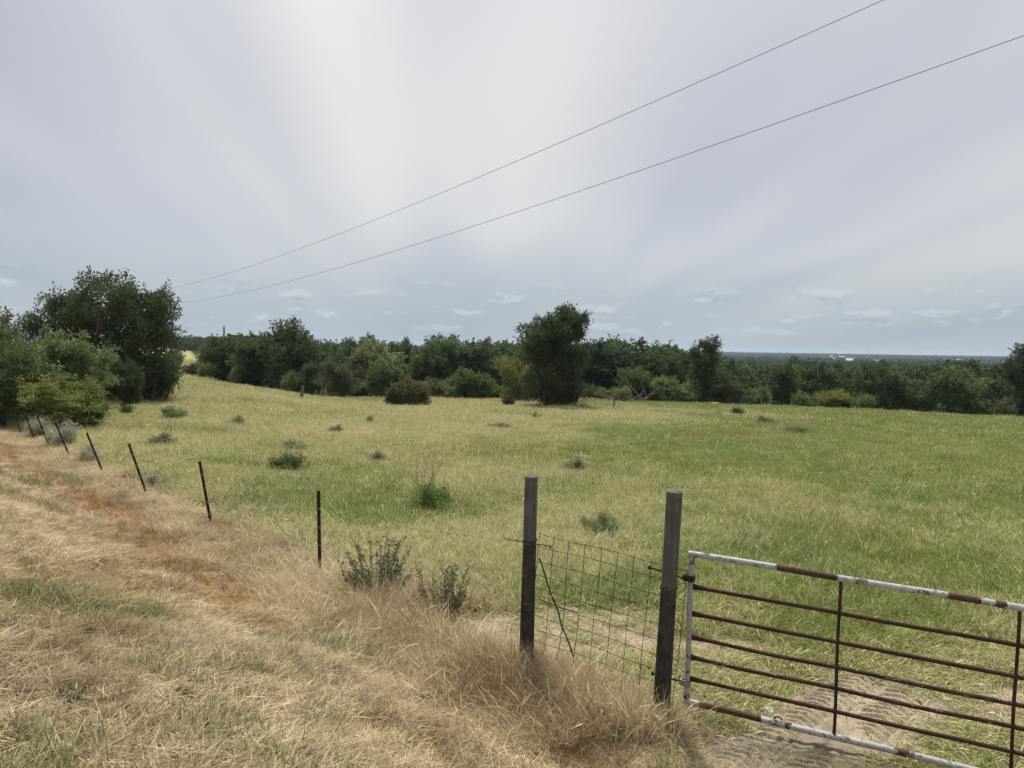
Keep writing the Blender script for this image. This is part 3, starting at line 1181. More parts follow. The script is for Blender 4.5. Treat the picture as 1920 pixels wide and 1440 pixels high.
def crown(name, seed, ells, nclump, cr, nleaf, leaf, mat, zmin=0.3, aspect=0.5, sprigs=0, flatten=0.75, shell=0.45, sprig_len=0.8):
    """leaf clumps spread through a union of ellipsoids (cx,cy,cz,rx,ry,rz,weight)"""
    rng = np.random.default_rng(seed)
    w = np.array([e[6] for e in ells], float); w /= w.sum()
    pick = rng.choice(len(ells), nclump, p=w)
    E = np.array([e[:6] for e in ells])[pick]
    d = unit(rng, nclump)
    rf = shell + (1 - shell) * rng.random(nclump) ** 0.6
    lump = 0.80 + 0.42 * fbm(d[:, 0] * 1.9 + pick * 7.1 + seed, d[:, 1] * 1.9 + d[:, 2] * 1.4, seed, 2)
    C = E[:, :3] + d * E[:, 3:] * (rf * lump)[:, None]
    C[:, 2] = np.maximum(C[:, 2], zmin + 0.3 * rng.random(nclump))
    crr = cr * (0.65 + 0.7 * rng.random(nclump))
    cl = np.repeat(np.arange(nclump), nleaf)
    off = unit(rng, len(cl)) * (rng.random(len(cl)) ** 0.45)[:, None] * crr[cl][:, None]
    off[:, 2] *= flatten
    P = C[cl] + off
    N = off / (np.linalg.norm(off, axis=1)[:, None] + 1e-6) + rng.normal(size=off.shape) * 0.8 + np.array((0, 0, 0.25))
    N /= np.linalg.norm(N, axis=1)[:, None]
    cb = rng.random(nclump)
    bl = 0.55 * cb[cl] + 0.45 * rng.random(len(cl))
    if sprigs:
        order = np.argsort(-(rf * lump + 0.35 * d[:, 2] + 0.15 * rng.random(nclump)))[:max(1, nclump // 2)]
        sp = order[rng.integers(0, len(order), sprigs)]
        dirv = d[sp] * 0.8 + np.array((0, 0, 0.6)) + rng.normal(size=(sprigs, 3)) * 0.45
        dirv /= np.linalg.norm(dirv, axis=1)[:, None]
        k = 12
        ln = sprig_len * (0.5 + 0.7 * rng.random(sprigs))
        tt = np.tile(np.linspace(0.1, 1, k), sprigs)
        base = C[sp] + dirv * crr[sp][:, None] * 0.5
        sP = np.repeat(base, k, 0) + np.repeat(dirv * ln[:, None], k, 0) * tt[:, None] + rng.normal(size=(sprigs * k, 3)) * 0.05
        sN = np.repeat(dirv, k, 0) * 0.5 + unit(rng, sprigs * k)
        sN /= np.linalg.norm(sN, axis=1)[:, None]
        P = np.concatenate((P, sP)); N = np.concatenate((N, sN))
        bl = np.concatenate((bl, np.repeat(cb[sp], k) * 0.6 + 0.3 * rng.random(sprigs * k)))
    keep = P[:, 2] > zmin * 0.4
    P, N, bl = P[keep], N[keep], bl[keep]
    L = leaf * (0.6 + 0.8 * rng.random(len(P)))
    me = leaf_mesh(name, rng, P, N, L, aspect, bl)
    me.materials.append(mat)
    return me, C


def limbs(name, seed, C, h, rad, nl=9, fork=0.25, stems=1, spread=0.3, mat=None, nside=7):
    rng = random.Random(seed)
    mb = MB()
    C = [Vector(c) for c in C]
    for s in range(stems):
        a = rng.uniform(0, 6.28)
        root = Vector((math.cos(a), math.sin(a), 0)) * (spread * 0.25 if stems > 1 else 0)
        top = Vector((math.cos(a) * spread, math.sin(a) * spread, 1)) * (h * 0.72) if stems > 1 else Vector((rng.uniform(-.3, .3), rng.uniform(-.3, .3), h * 0.78))
        fk = root.lerp(top, fork)
        n = 6
        tr = [root - Vector((0, 0, 0.3))] + [root.lerp(top, i / n) + Vector((rng.uniform(-1, 1), rng.uniform(-1, 1), 0)) * rad * (0.5 if i else 0) for i in range(n + 1)]
        mb.tube(tr, [rad * 1.35] + [rad * (1.25 if i == 0 else 1.0) * (1 - 0.85 * i / n) for i in range(n + 1)], nside)
        for _ in range(nl):
            c = rng.choice(C)
            t = rng.uniform(fork * 0.7, 0.85)
            st = root.lerp(top, t)
            mid = st.lerp(c, 0.5) + Vector((0, 0, 0.10 * h * rng.uniform(-0.6, 1)))
            r0 = rad * (1 - 0.8 * t) * 0.6
            mb.tube([st, st.lerp(mid, 0.6), mid, mid.lerp(c, 0.6), c], [r0, r0 * .85, r0 * .65, r0 * .4, r0 * .15], 5)
    v = np.concatenate(mb.v)
    me = bpy.data.meshes.new(name)
    me.from_pydata(v.tolist(), [], mb.f); me.update()
    me.polygons.foreach_set('use_smooth', np.ones(len(me.polygons), bool))
    me.materials.append(mat or M_BARK)
    return me


class Kind:
    def __init__(self, trunk, crown_me, h, w):
        self.t, self.c, self.h, self.w = trunk, crown_me, h, w


def measured(trunk, cm):
    v = np.empty(len(cm.vertices) * 3, np.float32); cm.vertices.foreach_get('co', v); v = v.reshape(-1, 3)
    return Kind(trunk, cm, float(np.percentile(v[:, 2], 99.7)), float(np.percentile(v[:, 0], 99.2) - np.percentile(v[:, 0], 0.8)))


def place(kind, name, loc, h, w, col, label, cat, group=None, rz=0.0, part='crown', bark=None):
    """h, w in metres; depth follows the width"""
    o = empty(name, loc, label, cat, group)
    sx = w / kind.w
    o.scale = (sx, sx, h / kind.h)
    o.rotation_euler = (0, 0, rz)
    if kind.t is not None:
        obj('trunk' if part == 'crown' else 'stem', kind.t, None, o)
    c = obj(part, kind.c, None, o)
    c.color = (*col, 1)
    return o


def place_px(kind, name, px, Y, ytop, wpx, col, label, cat='tree', group=None, rz=0.0, part='crown', sink=0.0):
    b = gp(px, Y); b.z -= sink
    h = at(px, ytop, Y).z - b.z
    return place(kind, name, b, h, wpx / F * Y, col, label, cat, group, rz, part)


DARK = (0.078, 0.116, 0.060)
OAK = (0.088, 0.130, 0.062)
MID = (0.135, 0.195, 0.083)
LIGHT = (0.195, 0.262, 0.112)
YELL = (0.235, 0.275, 0.090)
GREYG = (0.165, 0.20, 0.105)

# the big oak on the left: three lobes, foliage hanging to the ground on its right side
big_e = [(0.6, 0.0, 4.6, 2.6, 2.4, 1.9, 5), (2.3, -0.2, 2.6, 1.9, 1.9, 2.3, 5), (1.4, 0.3, 1.2, 2.0, 1.6, 1.1, 4.5), (-1.4, 0.2, 1.6, 1.8, 1.6, 1.2, 2), (2.5, -0.4, 1.2, 1.5, 1.4, 1.1, 4.5), (-2.4, 0.3, 3.7, 1.9, 1.8, 1.7, 4.5), (-0.5, 0, 3.2, 2.5, 2.2, 2.0, 3),
         (2.7, 0.0, 4.6, 1.2, 1.4, 1.3, 2)]
cm, cc = crown('big_oak_crown', 11, big_e, 420, 0.52, 165, 0.14, M_LEAF, 0.35, 0.5, 380, 0.8, 0.35, 0.40)
BIG = measured(limbs('big_oak_trunk', 3, cc, 6.4, 0.24, 22, 0.15, 3, 0.28), cm)
o = place_px(BIG, 'oak_tree', 190, 41.5, 520, 276, (0.072, 0.105, 0.054), 'big dark oak tree with three lobes beside the fence line', 'tree', sink=0.1)

# the dense solitary tree in the pasture
sol_e = [(0, 0, 2.3, 1.9, 1.8, 2.2, 5), (0.05, 0, 4.4, 2.05, 1.9, 1.7, 5), (0.95, 0, 5.9, 0.95, 1.0, 1.1, 2.2), (-0.6, 0, 5.2, 1.2, 1.2, 1.0, 1.8), (0.6, 0.2, 0.9, 1.3, 1.3, 0.8, 1)]
cm, cc = crown('solitary_crown', 21, sol_e, 270, 0.48, 150, 0.165, M_LEAF, 0.3, 0.42, 420, 0.9, 0.3, 0.45)
SOL = measured(limbs('solitary_trunk', 5, cc, 6.8, 0.17, 16, 0.12, 3, 0.18), cm)
place_px(SOL, 'elm_tree', 1036, 57.0, 577, 116, (0.070, 0.102, 0.052), 'tall dense tree standing alone out in the pasture', 'tree')

# generic kinds
OAKS = []
for s in range(5):
    rng = random.Random(100 + s)
    e = [(0, 0, 3.6 + rng.uniform(-.3, .3), 2.3, 2.2, 1.9, 5), (rng.uniform(-1.1, 1.1), rng.uniform(-1, 1), 4.9, 1.4, 1.4, 1.2, 2), (rng.uniform(-1.4, 1.4), rng.uniform(-1, 1), 2.2, 1.9, 1.8, 1.3, 3), (rng.uniform(-.6, .6), 0, 1.0, 2.1, 2.0, 0.8, 3),
         (rng.uniform(-1.6, 1.6), rng.uniform(-1, 1), 3.8, 1.5, 1.5, 1.2, 2)]
    cm, cc = crown('oak_crown', 110 + s, e, 135, 0.62, 78, 0.25, M_LEAF, 0.25, 0.55, 110, 0.8, 0.4, 0.6)
    OAKS.append(measured(limbs('oak_trunk', 120 + s, cc, 5.6, 0.15, 10, 0.2, 2, 0.22), cm))
FAROAKS = []
for s in range(4):
    rng = random.Random(140 + s)
    e = [(0, 0, 3.8, 2.4, 2.3, 1.7, 5), (rng.uniform(-1.2, 1.2), rng.uniform(-1, 1), 4.9, 1.3, 1.3, 1.1, 2), (rng.uniform(-1.4, 1.4), rng.uniform(-1, 1), 2.8, 1.9, 1.8, 1.3, 2)]
    cm, cc = crown('wood_crown', 150 + s, e, 85, 0.70, 36, 0.36, M_LEAF, 0.6, 0.6, 40, 0.8, 0.5, 0.7)
    FAROAKS.append(measured(limbs('wood_trunk', 160 + s, cc, 5.6, 0.15, 5, 0.25, 1, 0.2, None, 5), cm))
TALL = []
for s in range(2):
    e = [(0, 0, 2.6, 1.0, 1.0, 2.2, 4), (0.1, 0, 4.8, 1.15, 1.1, 1.6, 4), (0.4, 0, 6.3, 0.7, 0.7, 0.8, 1.4)]
    cm, cc = crown('tall_crown', 180 + s, e, 120, 0.44, 75, 0.21, M_LEAF, 0.4, 0.45, 170, 0.9, 0.3, 0.7)
    TALL.append(measured(limbs('tall_trunk', 185 + s, cc, 6.8, 0.14, 8, 0.2), cm))
MESQ = []
for s in range(4):
    rng = random.Random(200 + s)
    e = [(0, 0, 1.9, 1.5, 1.4, 0.8, 4), (rng.uniform(-.8, .8), rng.uniform(-.5, .5), 2.4, 0.9, 0.9, 0.5, 2), (rng.uniform(-1, 1), rng.uniform(-.5, .5), 1.3, 1.1, 1.1, 0.6, 2.5), (rng.uniform(-.5, .5), 0, 0.75, 1.3, 1.2, 0.5, 2.0)]
    cm, cc = crown('mesquite_foliage', 210 + s, e, 100, 0.40, 120, 0.15, M_FINE, 0.15, 0.38, 150, 0.40, 0.35, 0.45)
    MESQ.append(measured(limbs('mesquite_stem', 220 + s, cc, 2.6, 0.045, 7, 0.2, 5, 0.42, M_TWIG, 6), cm))
SHRUB = []
for s in range(3):
    e = [(0, 0, 0.75, 0.9, 0.9, 0.65, 4), (0.4, 0.1, 1.05, 0.55, 0.55, 0.4, 1.5), (-0.5, 0, 0.5, 0.6, 0.6, 0.4, 1.5)]
    cm, cc = crown('shrub_foliage', 240 + s, e, 85, 0.27, 64, 0.14, M_FINE, 0.05, 0.4, 70, 0.7, 0.35, 0.3)
    SHRUB.append(measured(limbs('shrub_stem', 250 + s, cc, 1.1, 0.025, 5, 0.1, 5, 0.5, M_TWIG, 5), cm))
# clipped-looking round bush: leaves crowd the surface
e = [(0, 0, 0.62, 1.30, 1.2, 0.78, 4), (-0.75, 0, 0.50, 0.75, 0.8, 0.6, 1.2), (0.75, 0, 0.50, 0.72, 0.8, 0.6, 1.2)]
cm, cc = crown('round_bush_foliage', 260, e, 200, 0.20, 60, 0.12, M_FINE, 0.02, 0.5, 60, 0.8, 0.72, 0.15)
ROUND = measured(limbs('round_bush_stem', 261, cc, 1.1, 0.03, 6, 0.1, 5, 0.5, M_TWIG, 5), cm)
place_px(ROUND, 'round_bush', 764, 55.5, 715, 78, (0.115, 0.120, 0.050), 'low rounded olive bush standing alone in the pasture', 'bush', part='foliage')

# ---- left-hand mesquites by the fence
GM = 'mesquites beside the fence line'
for k, (px, Y, yt, wp, col, lab, rz) in enumerate((
        (10, 33.0, 588, 190, GREYG, 'grey-green mesquite rising tallest left of the big oak', 0.3),
        (150, 31.5, 628, 170, LIGHT, 'broad light green mesquite spreading in front of the big oak', 1.2),
        (60, 30.0, 655, 170, LIGHT, 'dense mesquite filling the gap between its neighbours by the fence', 2.0),
        (118, 27.5, 706, 128, YELL, 'low yellowish mesquite with bare lower stems beside the fence', 0.7),
        (5, 27.5, 640, 110, MID, 'darker green mesquite right at the far fence posts', 4.0),
        (-60, 31.0, 600, 180, MID, 'mesquite furthest along the fence line', 5.0),
        (232, 36.0, 668, 60, (0.07, 0.10, 0.05), 'slim dark mesquite pressed against the big oak', 3.0))):
    place_px(MESQ[k % 4], 'mesquite_tree', px, Y, yt, wp, col, lab, 'tree', GM, rz, 'foliage')
place_px(SHRUB[0], 'shrub', 166, 28.0, 755, 52, (0.10, 0.125, 0.05), 'small rounded shrub under the yellowish mesquite', 'bush', None, 0.5, 'foliage')
place_px(MESQ[2], 'mesquite_tree', 322, 88.0, 652, 40, (0.16, 0.18, 0.10), 'thin leafless-looking mesquite in the gap beside the big oak', 'tree', None, 1.0, 'foliage')
place_px(SHRUB[1], 'shrub', 357, 84.0, 686, 26, (0.085, 0.09, 0.06), 'small dark shrub at the mouth of the far field', 'bush', None, 2.0, 'foliage')

# ---- named trees on the edge of the wood
EDGE = [
    (OAKS[0], 'oak_tree', 412, 84, 632, 78, OAK, 'dark bushy oak at the end of the wood by the far field'),
    (OAKS[1], 'oak_tree', 546, 76, 600, 120, DARK, 'largest oak of the wood edge with a high ragged crown'),
    (OAKS[2], 'oak_tree', 478, 80, 638, 84, OAK, 'oak of the wood edge left of its largest oak'),
    (OAKS[3], 'oak_tree', 600, 84, 640, 90, MID, 'oak of the wood edge just right of its largest oak'),
    (MESQ[1], 'mesquite_tree', 642, 68, 674, 78, (0.125, 0.145, 0.085), 'wide grey-green mesquite with bare stems before the wood'),
    (OAKS[4], 'oak_tree', 725, 70, 676, 82, MID, 'bright green oak behind the round olive bush'),
    (SHRUB[0], 'shrub', 388, 80, 680, 30, LIGHT, 'pale shrub at the left end of the wood'),
    (SHRUB[2], 'shrub', 450, 78, 682, 36, LIGHT, 'pale shrub under the oaks left of the largest oak'),
    (SHRUB[1], 'shrub', 543, 71, 697, 30, LIGHT, 'pale shrub below the largest oak'),
    (OAKS[2], 'oak_tree', 580, 71, 678, 40, OAK, 'small dark oak between pale shrub and grey-green mesquite'),
    (OAKS[0], 'oak_tree', 872, 70, 690, 56, MID, 'small green oak at the wood edge behind open grass'),
    (SHRUB[2], 'shrub', 852, 69, 720, 28, LIGHT, 'low pale shrub at the foot of a small green oak'),
    (OAKS[3], 'oak_tree', 905, 71, 700, 46, MID, 'small oak next to the yellow-green oak'),
    (OAKS[1], 'oak_tree', 968, 66, 668, 74, YELL, 'yellow-green oak half hidden by the dense pasture tree'),
    (OAKS[4], 'oak_tree', 815, 78, 650, 90, OAK, 'dark oak of the wood beyond the round olive bush'),
    (TALL[0], 'tall_tree', 1322, 72, 632, 50, DARK, 'narrow dark tree with a spiky top breaking the skyline'),
    (MESQ[0], 'mesquite_tree', 1262, 71, 706, 72, LIGHT, 'light green mesquite left of the narrow dark tree'),
    (MESQ[3], 'mesquite_tree', 1366, 71, 696, 74, (0.12, 0.15, 0.085), 'grey-green mesquite right of the narrow dark tree'),
    (SHRUB[1], 'shrub', 1422, 72, 724, 46, LIGHT, 'low light green shrub beside the grey-green mesquite'),
    (OAKS[2], 'oak_tree', 1466, 76, 684, 52, DARK, 'dark oak with a bare visible trunk at the wood edge'),
    (MESQ[2], 'mesquite_tree', 1562, 73, 730, 56, YELL, 'low yellowish mesquite at the wood edge'),
    (SHRUB[0], 'shrub', 1624, 73, 738, 42, LIGHT, 'low pale shrub right of the yellowish mesquite'),
    (SHRUB[2], 'shrub', 1497, 73, 733, 20, YELL, 'tiny yellowish shrub at the foot of the dark oak'),
    (OAKS[3], 'oak_tree', 1790, 74, 690, 108, MID, 'rounded green oak with dark underside at the wood edge'),
    (OAKS[1], 'oak_tree', 1730, 76, 712, 60, MID, 'small oak left of the rounded green oak'),
    (TALL[1], 'tall_tree', 1915, 78, 648, 62, DARK, 'tall dark tree at the right end of the wood'),
    (OAKS[0], 'oak_tree', 1866, 77, 706, 70, OAK, 'low dark oak between the rounded oak and the tall dark tree'),
    (SHRUB[1], 'shrub', 1886, 74, 744, 40, GREYG, 'pale scrubby bush below the low dark oak'),
    (OAKS[4], 'oak_tree', 1188, 74, 690, 64, MID, 'green oak behind the lone wooden post'),
    (SHRUB[2], 'shrub', 1170, 69, 724, 34, YELL, 'yellow-green shrub behind the lone wooden post'),
    (OAKS[1], 'oak_tree', 1230, 78, 672, 70, OAK, 'dark oak behind the light green mesquite'),
    (SHRUB[0], 'shrub', 1072, 56.5, 728, 34, (0.065, 0.085, 0.045), 'small dark shrub at the right foot of the dense pasture tree'),
    (SHRUB[1], 'shrub', 955, 57.5, 740, 22, (0.12, 0.115, 0.08), 'small twiggy shrub left of the stout dark post'),
]
rz = random.Random(77)
for kd, nm, px, Y, yt, wp, col, lab in EDGE:
    lt = kd in MESQ or kd in SHRUB
    place_px(kd, nm, px, Y, yt, wp, col, lab, 'bush' if kd in SHRUB else 'tree', None, rz.uniform(-0.6, 0.6), 'foliage' if lt else 'crown')

# ---- trees of the wood behind its edge
rr = random.Random(5)
G1, G2, G3 = 'oaks of the wood beyond the pasture', 'paler trees of the wood beyond the pasture', 'trees deep in the wood'


def ok_left(px, Y):
    return not (px < 372)


def wood_top(px):
    return np.interp(px, [370, 480, 560, 620, 700, 860, 960, 1100, 1180, 1290, 1345, 1400, 1600, 1750, 1860, 1960],
                     [640, 634, 632, 634, 632, 636, 640, 640, 638, 648, 667, 678, 683, 682, 676, 672])


WHERE = [(450, 'at its end by the far field'), (600, 'around its largest oak'), (690, 'behind the wide grey-green mesquite'), (830, 'behind the round olive bush'),
         (930, 'behind the small green oaks'), (1120, 'behind the dense pasture tree'), (1215, 'behind the lone wooden post'), (1400, 'around the narrow spiky tree'),
         (1520, 'around the bare-trunked dark oak'), (1680, 'behind the low yellowish mesquite'), (1850, 'behind the rounded green oak'), (9999, 'by its tall end tree')]


def wood_where(px):
    for lim_, t_ in WHERE:
        if px < lim_:
            return t_


rows_ = [(80, 4.2), (86, 4.4), (93, 4.8), (102, 5.2), (113, 5.8), (126, 6.4), (142, 7.2), (160, 8.0)]
for ri, (Y, sp) in enumerate(rows_):
    px = 425.0 if Y < 100 else 400.0
    while px < 2060:
        pj = px + rr.uniform(-0.35, 0.35) * sp / Y * F
        Yj = Y + rr.uniform(-2.5, 2.5)
        b = gp(pj, Yj)
        ht = rr.uniform(4.6, 6.6) + 0.008 * Y
        lim = at(pj, float(wood_top(pj)) + rr.uniform(-7, 9), Yj).z - b.z
        ht = max(2.6, min(ht, lim)) if ri < 5 else max(2.8, min(ht + 1.0, lim + rr.uniform(-0.3, 0.5)))
        pale = rr.random() < 0.30
        deep = ri >= 3
        kd = rr.choice(FAROAKS) if deep else rr.choice(OAKS)
        j = rr.uniform(0.65, 1.5)
        c0 = (LIGHT if rr.random() < 0.35 else MID) if pale else (DARK if rr.random() < 0.5 else OAK)
        col = tuple(min(0.3, v * j * rr.uniform(0.93, 1.07)) for v in c0)
        wd = ht * rr.uniform(0.8, 1.15) if ht < 4.5 else ht * rr.uniform(0.72, 1.0)
        size = 'tall' if ht > 6.2 else 'low' if ht < 4.4 else 'middling'
        if deep:
            lab, grp = '%s %s tree top deep in the wood %s' % (size, 'pale green' if pale else 'dark', wood_where(pj)), G3
        elif pale:
            lab, grp = '%s paler green tree inside the wood %s' % (size, wood_where(pj)), G2
        else:
            lab, grp = '%s dark oak inside the wood %s' % (size, wood_where(pj)), G1
        place(kd, 'wood_tree', b, ht, max(wd, 3.2), col, lab, 'tree', grp, rr.uniform(0, 6.28))
        px += sp / Y * F
# undergrowth closing the foot of the wood
for k in range(64):
    px = 378 + k * 25.5 + rr.uniform(-8, 8)
    Y = float(np.interp(px, [375, 600, 760, 1300, 1600, 1950], [83, 73, 71, 74.5, 76, 77])) + rr.uniform(-1.0, 3.5)
    b = gp(px, Y)
    pale = rr.random() < 0.3
    place(SHRUB[k % 3], 'undergrowth_bush', b, rr.uniform(1.2, 2.4), rr.uniform(2.0, 3.6), tuple(v * rr.uniform(0.8, 1.15) for v in (LIGHT if pale else MID if rr.random() < 0.5 else OAK)),
          'low %s bush at the foot of the wood %s' % ('pale' if pale else 'dark', wood_where(px)), 'bush', 'undergrowth along the foot of the wood', rr.uniform(0, 6.28), 'foliage')
# far tree line across the level field on the left
for k in range(34):
    px = 200 + k * 8.2 + rr.uniform(-3, 3)
    Y = 470 + rr.uniform(-8, 25)
    b = gp(px, Y)
    place(rr.choice(FAROAKS), 'wood_tree', b, at(px, 633 + rr.uniform(-3, 4), Y).z - b.z, rr.uniform(6, 9.0), tuple(v * rr.uniform(0.8, 1.1) for v in DARK),
          'dark tree in the far row closing the level field', 'tree', 'trees in the far row beyond the level field', rr.uniform(0, 6.28))

# ---- weeds and clumps out in the pasture
def stemmy(name, seed, n, h, spread, leaf, leafn, mat=M_FINE, bare=0.2, aspect=0.4):
    rng = np.random.default_rng(seed)
    mb = MB(); P, N = [], []
    for s in range(n):
        a = rng.uniform(0, 6.28); r0 = spread * 0.35 * rng.random(); r1 = spread * rng.uniform(0.4, 1.0)
        b = np.array((math.cos(a) * r0, math.sin(a) * r0, -0.05)); t = np.array((math.cos(a) * r1, math.sin(a) * r1, h * (0.35 + 0.65 * rng.random() ** 1.3)))
        mid = (b + t) / 2 + rng.normal(0, 0.05, 3) * h
        pts = [tuple(b), tuple(mid * 0.6 + b * 0.4), tuple(mid), tuple(t)]
        rr_ = 0.004 + 0.004 * h
        mb.tube(pts, [rr_, rr_ * .8, rr_ * .6, rr_ * .25], 4, False)
        for _ in range(leafn):
            u = bare + (1 - bare) * rng.random()
            q = (1 - u) ** 2 * b + 2 * u * (1 - u) * mid + u * u * t
            P.append(q + rng.normal(0, 0.012, 3)); d = rng.normal(size=3) + np.array((0, 0, 0.5)); N.append(d / np.linalg.norm(d))
    v = np.concatenate(mb.v)
    st = bpy.data.meshes.new(name + '_stem'); st.from_pydata(v.tolist(), [], mb.f); st.update(); st.materials.append(M_TWIG)
    cm = leaf_mesh(name + '_foliage', rng, np.array(P), np.array(N), leaf * (0.6 + 0.8 * rng.random(len(P))), aspect)
    cm.materials.append(mat)
    return measured(st, cm)


def domed(seed):
    e = [(0, 0, 0.20, 0.42, 0.42, 0.30, 4), (0.2, 0.05, 0.34, 0.22, 0.22, 0.22, 1.2), (-0.22, 0, 0.18, 0.25, 0.25, 0.22, 1.2)]
    cm, cc = crown('weed_foliage', seed, e, 60, 0.12, 36, 0.09, M_FINE, 0.01, 0.22, 110, 1.0, 0.15, 0.22)
    return measured(limbs('weed_stem', seed + 5, cc, 0.4, 0.006, 5, 0.1, 5, 0.5, M_TWIG, 4), cm)


WEEDS = [domed(300 + s) for s in range(3)]
LEAFY = [stemmy('leafy', 310 + s, 46, 0.75, 0.40, 0.036, 40, bare=0.32, aspect=0.5) for s in range(2)]
STALKS = [stemmy('stalk', 320 + s, 9, 0.9, 0.40, 0.035, 8, bare=0.5) for s in range(2)]
WG = 'weeds scattered over the pasture'
for k, (px, py, yt, wp, kd, col, lab) in enumerate((
        (541, 884, 853, 72, WEEDS[0], (0.10, 0.14, 0.06), 'dark green bushy weed clump in the grass beyond the first steel posts'),
        (300, 838, 815, 58, WEEDS[1], (0.14, 0.18, 0.085), 'wide green weed clump in the pasture behind the leaning posts'),
        (326, 786, 764, 46, WEEDS[2], (0.14, 0.18, 0.085), 'green weed clump in the grass in front of the big oak'),
        (237, 778, 760, 24, WEEDS[0], (0.10, 0.13, 0.06), 'small weed clump near the round shrub by the mesquites'),
        (710, 868, 848, 44, WEEDS[1], (0.20, 0.185, 0.11), 'brownish weed clump in the straw-coloured grass'),
        (1122, 1000, 968, 66, WEEDS[2], (0.18, 0.195, 0.095), 'olive weed clump seen above the wire mesh fence'),
        (1383, 780, 764, 22, WEEDS[0], (0.085, 0.075, 0.05), 'dark twiggy weed tuft far out in the pasture'),
        (1432, 796, 780, 40, WEEDS[1], (0.19, 0.185, 0.115), 'grey-brown weed patch near the dark twiggy tuft'),
        (1490, 815, 800, 50, WEEDS[2], (0.125, 0.17, 0.075), 'flat dark green weed patch in the greener pasture'),
        (936, 806, 795, 44, WEEDS[0], (0.14, 0.18, 0.085), 'low green weed patch in front of the dense pasture tree'),
        (630, 812, 798, 30, WEEDS[1], (0.17, 0.20, 0.10), 'faint green weed patch in the middle of the straw grass'),
        (735, 928, 880, 50, STALKS[0], (0.14, 0.13, 0.09), 'bare branching dead weed left of the bright green clump'),
        (795, 925, 850, 62, STALKS[1], (0.12, 0.12, 0.08), 'tall dead weed stalks above the bright green clump'),
        (812, 958, 908, 96, WEEDS[1], (0.135, 0.20, 0.065), 'bright green grassy clump beyond the leafy shrubs'),
        (350, 855, 828, 26, STALKS[1], (0.14, 0.13, 0.09), 'thin dead weed stalks beside the wide green weed clump'),
        (868, 765, 745, 16, STALKS[0], (0.12, 0.13, 0.07), 'thin weed stalk between the round bush and the dense tree'),
        (704, 1122, 1008, 112, LEAFY[0], (0.15, 0.175, 0.095), 'leafy upright shrub growing in dry grass beside the fence'),
        (828, 1165, 1054, 100, LEAFY[1], (0.14, 0.165, 0.085), 'smaller leafy shrub in dry grass nearer the strainer post'),
        (900, 1150, 1096, 50, STALKS[0], (0.16, 0.16, 0.11), 'sparse thin sprig right of the smaller leafy shrub'),
        (118, 838, 792, 54, WEEDS[2], (0.34, 0.315, 0.245), 'greyish weed bush around the fifth steel post'),
        (75, 822, 785, 50, WEEDS[0], (0.34, 0.315, 0.245), 'greyish weed bush around the sixth steel post'),
        (165, 868, 838, 48, WEEDS[1], (0.34, 0.315, 0.245), 'greyish weed bush at the foot of the fourth steel post'),
        (295, 915, 890, 40, WEEDS[2], (0.34, 0.315, 0.245), 'greyish weed bush at the foot of the third steel post'))):
    b = gpix(px, py)
    h = at(px, yt, b.y).z - b.z + (0.06 if kd in WEEDS else 0.0)
    if kd in WEEDS:
        col = tuple(v * 1.45 for v in col)
    place(kd, 'weed_plant' if kd not in LEAFY else 'leafy_shrub', b, h, wp / F * b.y, col, lab, 'plant', WG if kd not in LEAFY else None, k * 1.3, 'foliage')
rq = random.Random(31)
for k in range(9):
    px, py = rq.uniform(330, 1350), rq.uniform(768, 905)
    if abs(px - 764) < 60 and py < 790:
        py += 30
    b = gpix(px, py)
    h = rq.uniform(0.32, 0.5)
    j = rq.uniform(0.8, 1.2)
    place(WEEDS[k % 3] if k % 4 else STALKS[k % 2], 'weed_plant', b, h, rq.uniform(0.4, 0.8), (0.31 * j, 0.32 * j, 0.175 * j), 'small grey-green weed half sunk in the straw-coloured grass', 'plant',
          'small weeds half sunk in the pasture grass', k * 1.7, 'foliage')
VG = [(120, 1325, 1298, 90), (330, 1320, 1290, 70), (610, 1180, 1168, 18), (625, 1208, 1194, 18), (655, 1240, 1224, 16), (672, 1212, 1198, 20), (642, 1272, 1258, 26),
      (665, 1160, 1130, 20), (155, 1200, 1178, 44), (790, 1320, 1296, 30)]
VL = ['dark green grass clump in the mown verge', 'tall green tuft beside the straw heap in the verge', 'tiny bright green sprout in the flattened straw', 'bright green sprout below the tiny one in the straw',
      'bright green seedling at the edge of the flattened straw', 'two-leaved green sprout beside the leafy shrub straw', 'spreading green seedling in the pale verge straw', 'upright green sprout before the leafy upright shrub',
      'green tuft amid pale mown straw of the verge', 'green sprout in the dark hollow of the dry grass']
for k, ((px, py, yt, wp), lab) in enumerate(zip(VG, VL)):
    b = gpix(px, py)
    h = max(0.07, at(px, yt, b.y).z - b.z)
    place(WEEDS[k % 3] if wp > 40 else LEAFY[k % 2], 'green_sprout', b, h, wp / F * b.y, (0.12, 0.18, 0.05) if wp <= 40 else (0.095, 0.115, 0.055), lab, 'plant', None, k * 0.9, 'foliage')

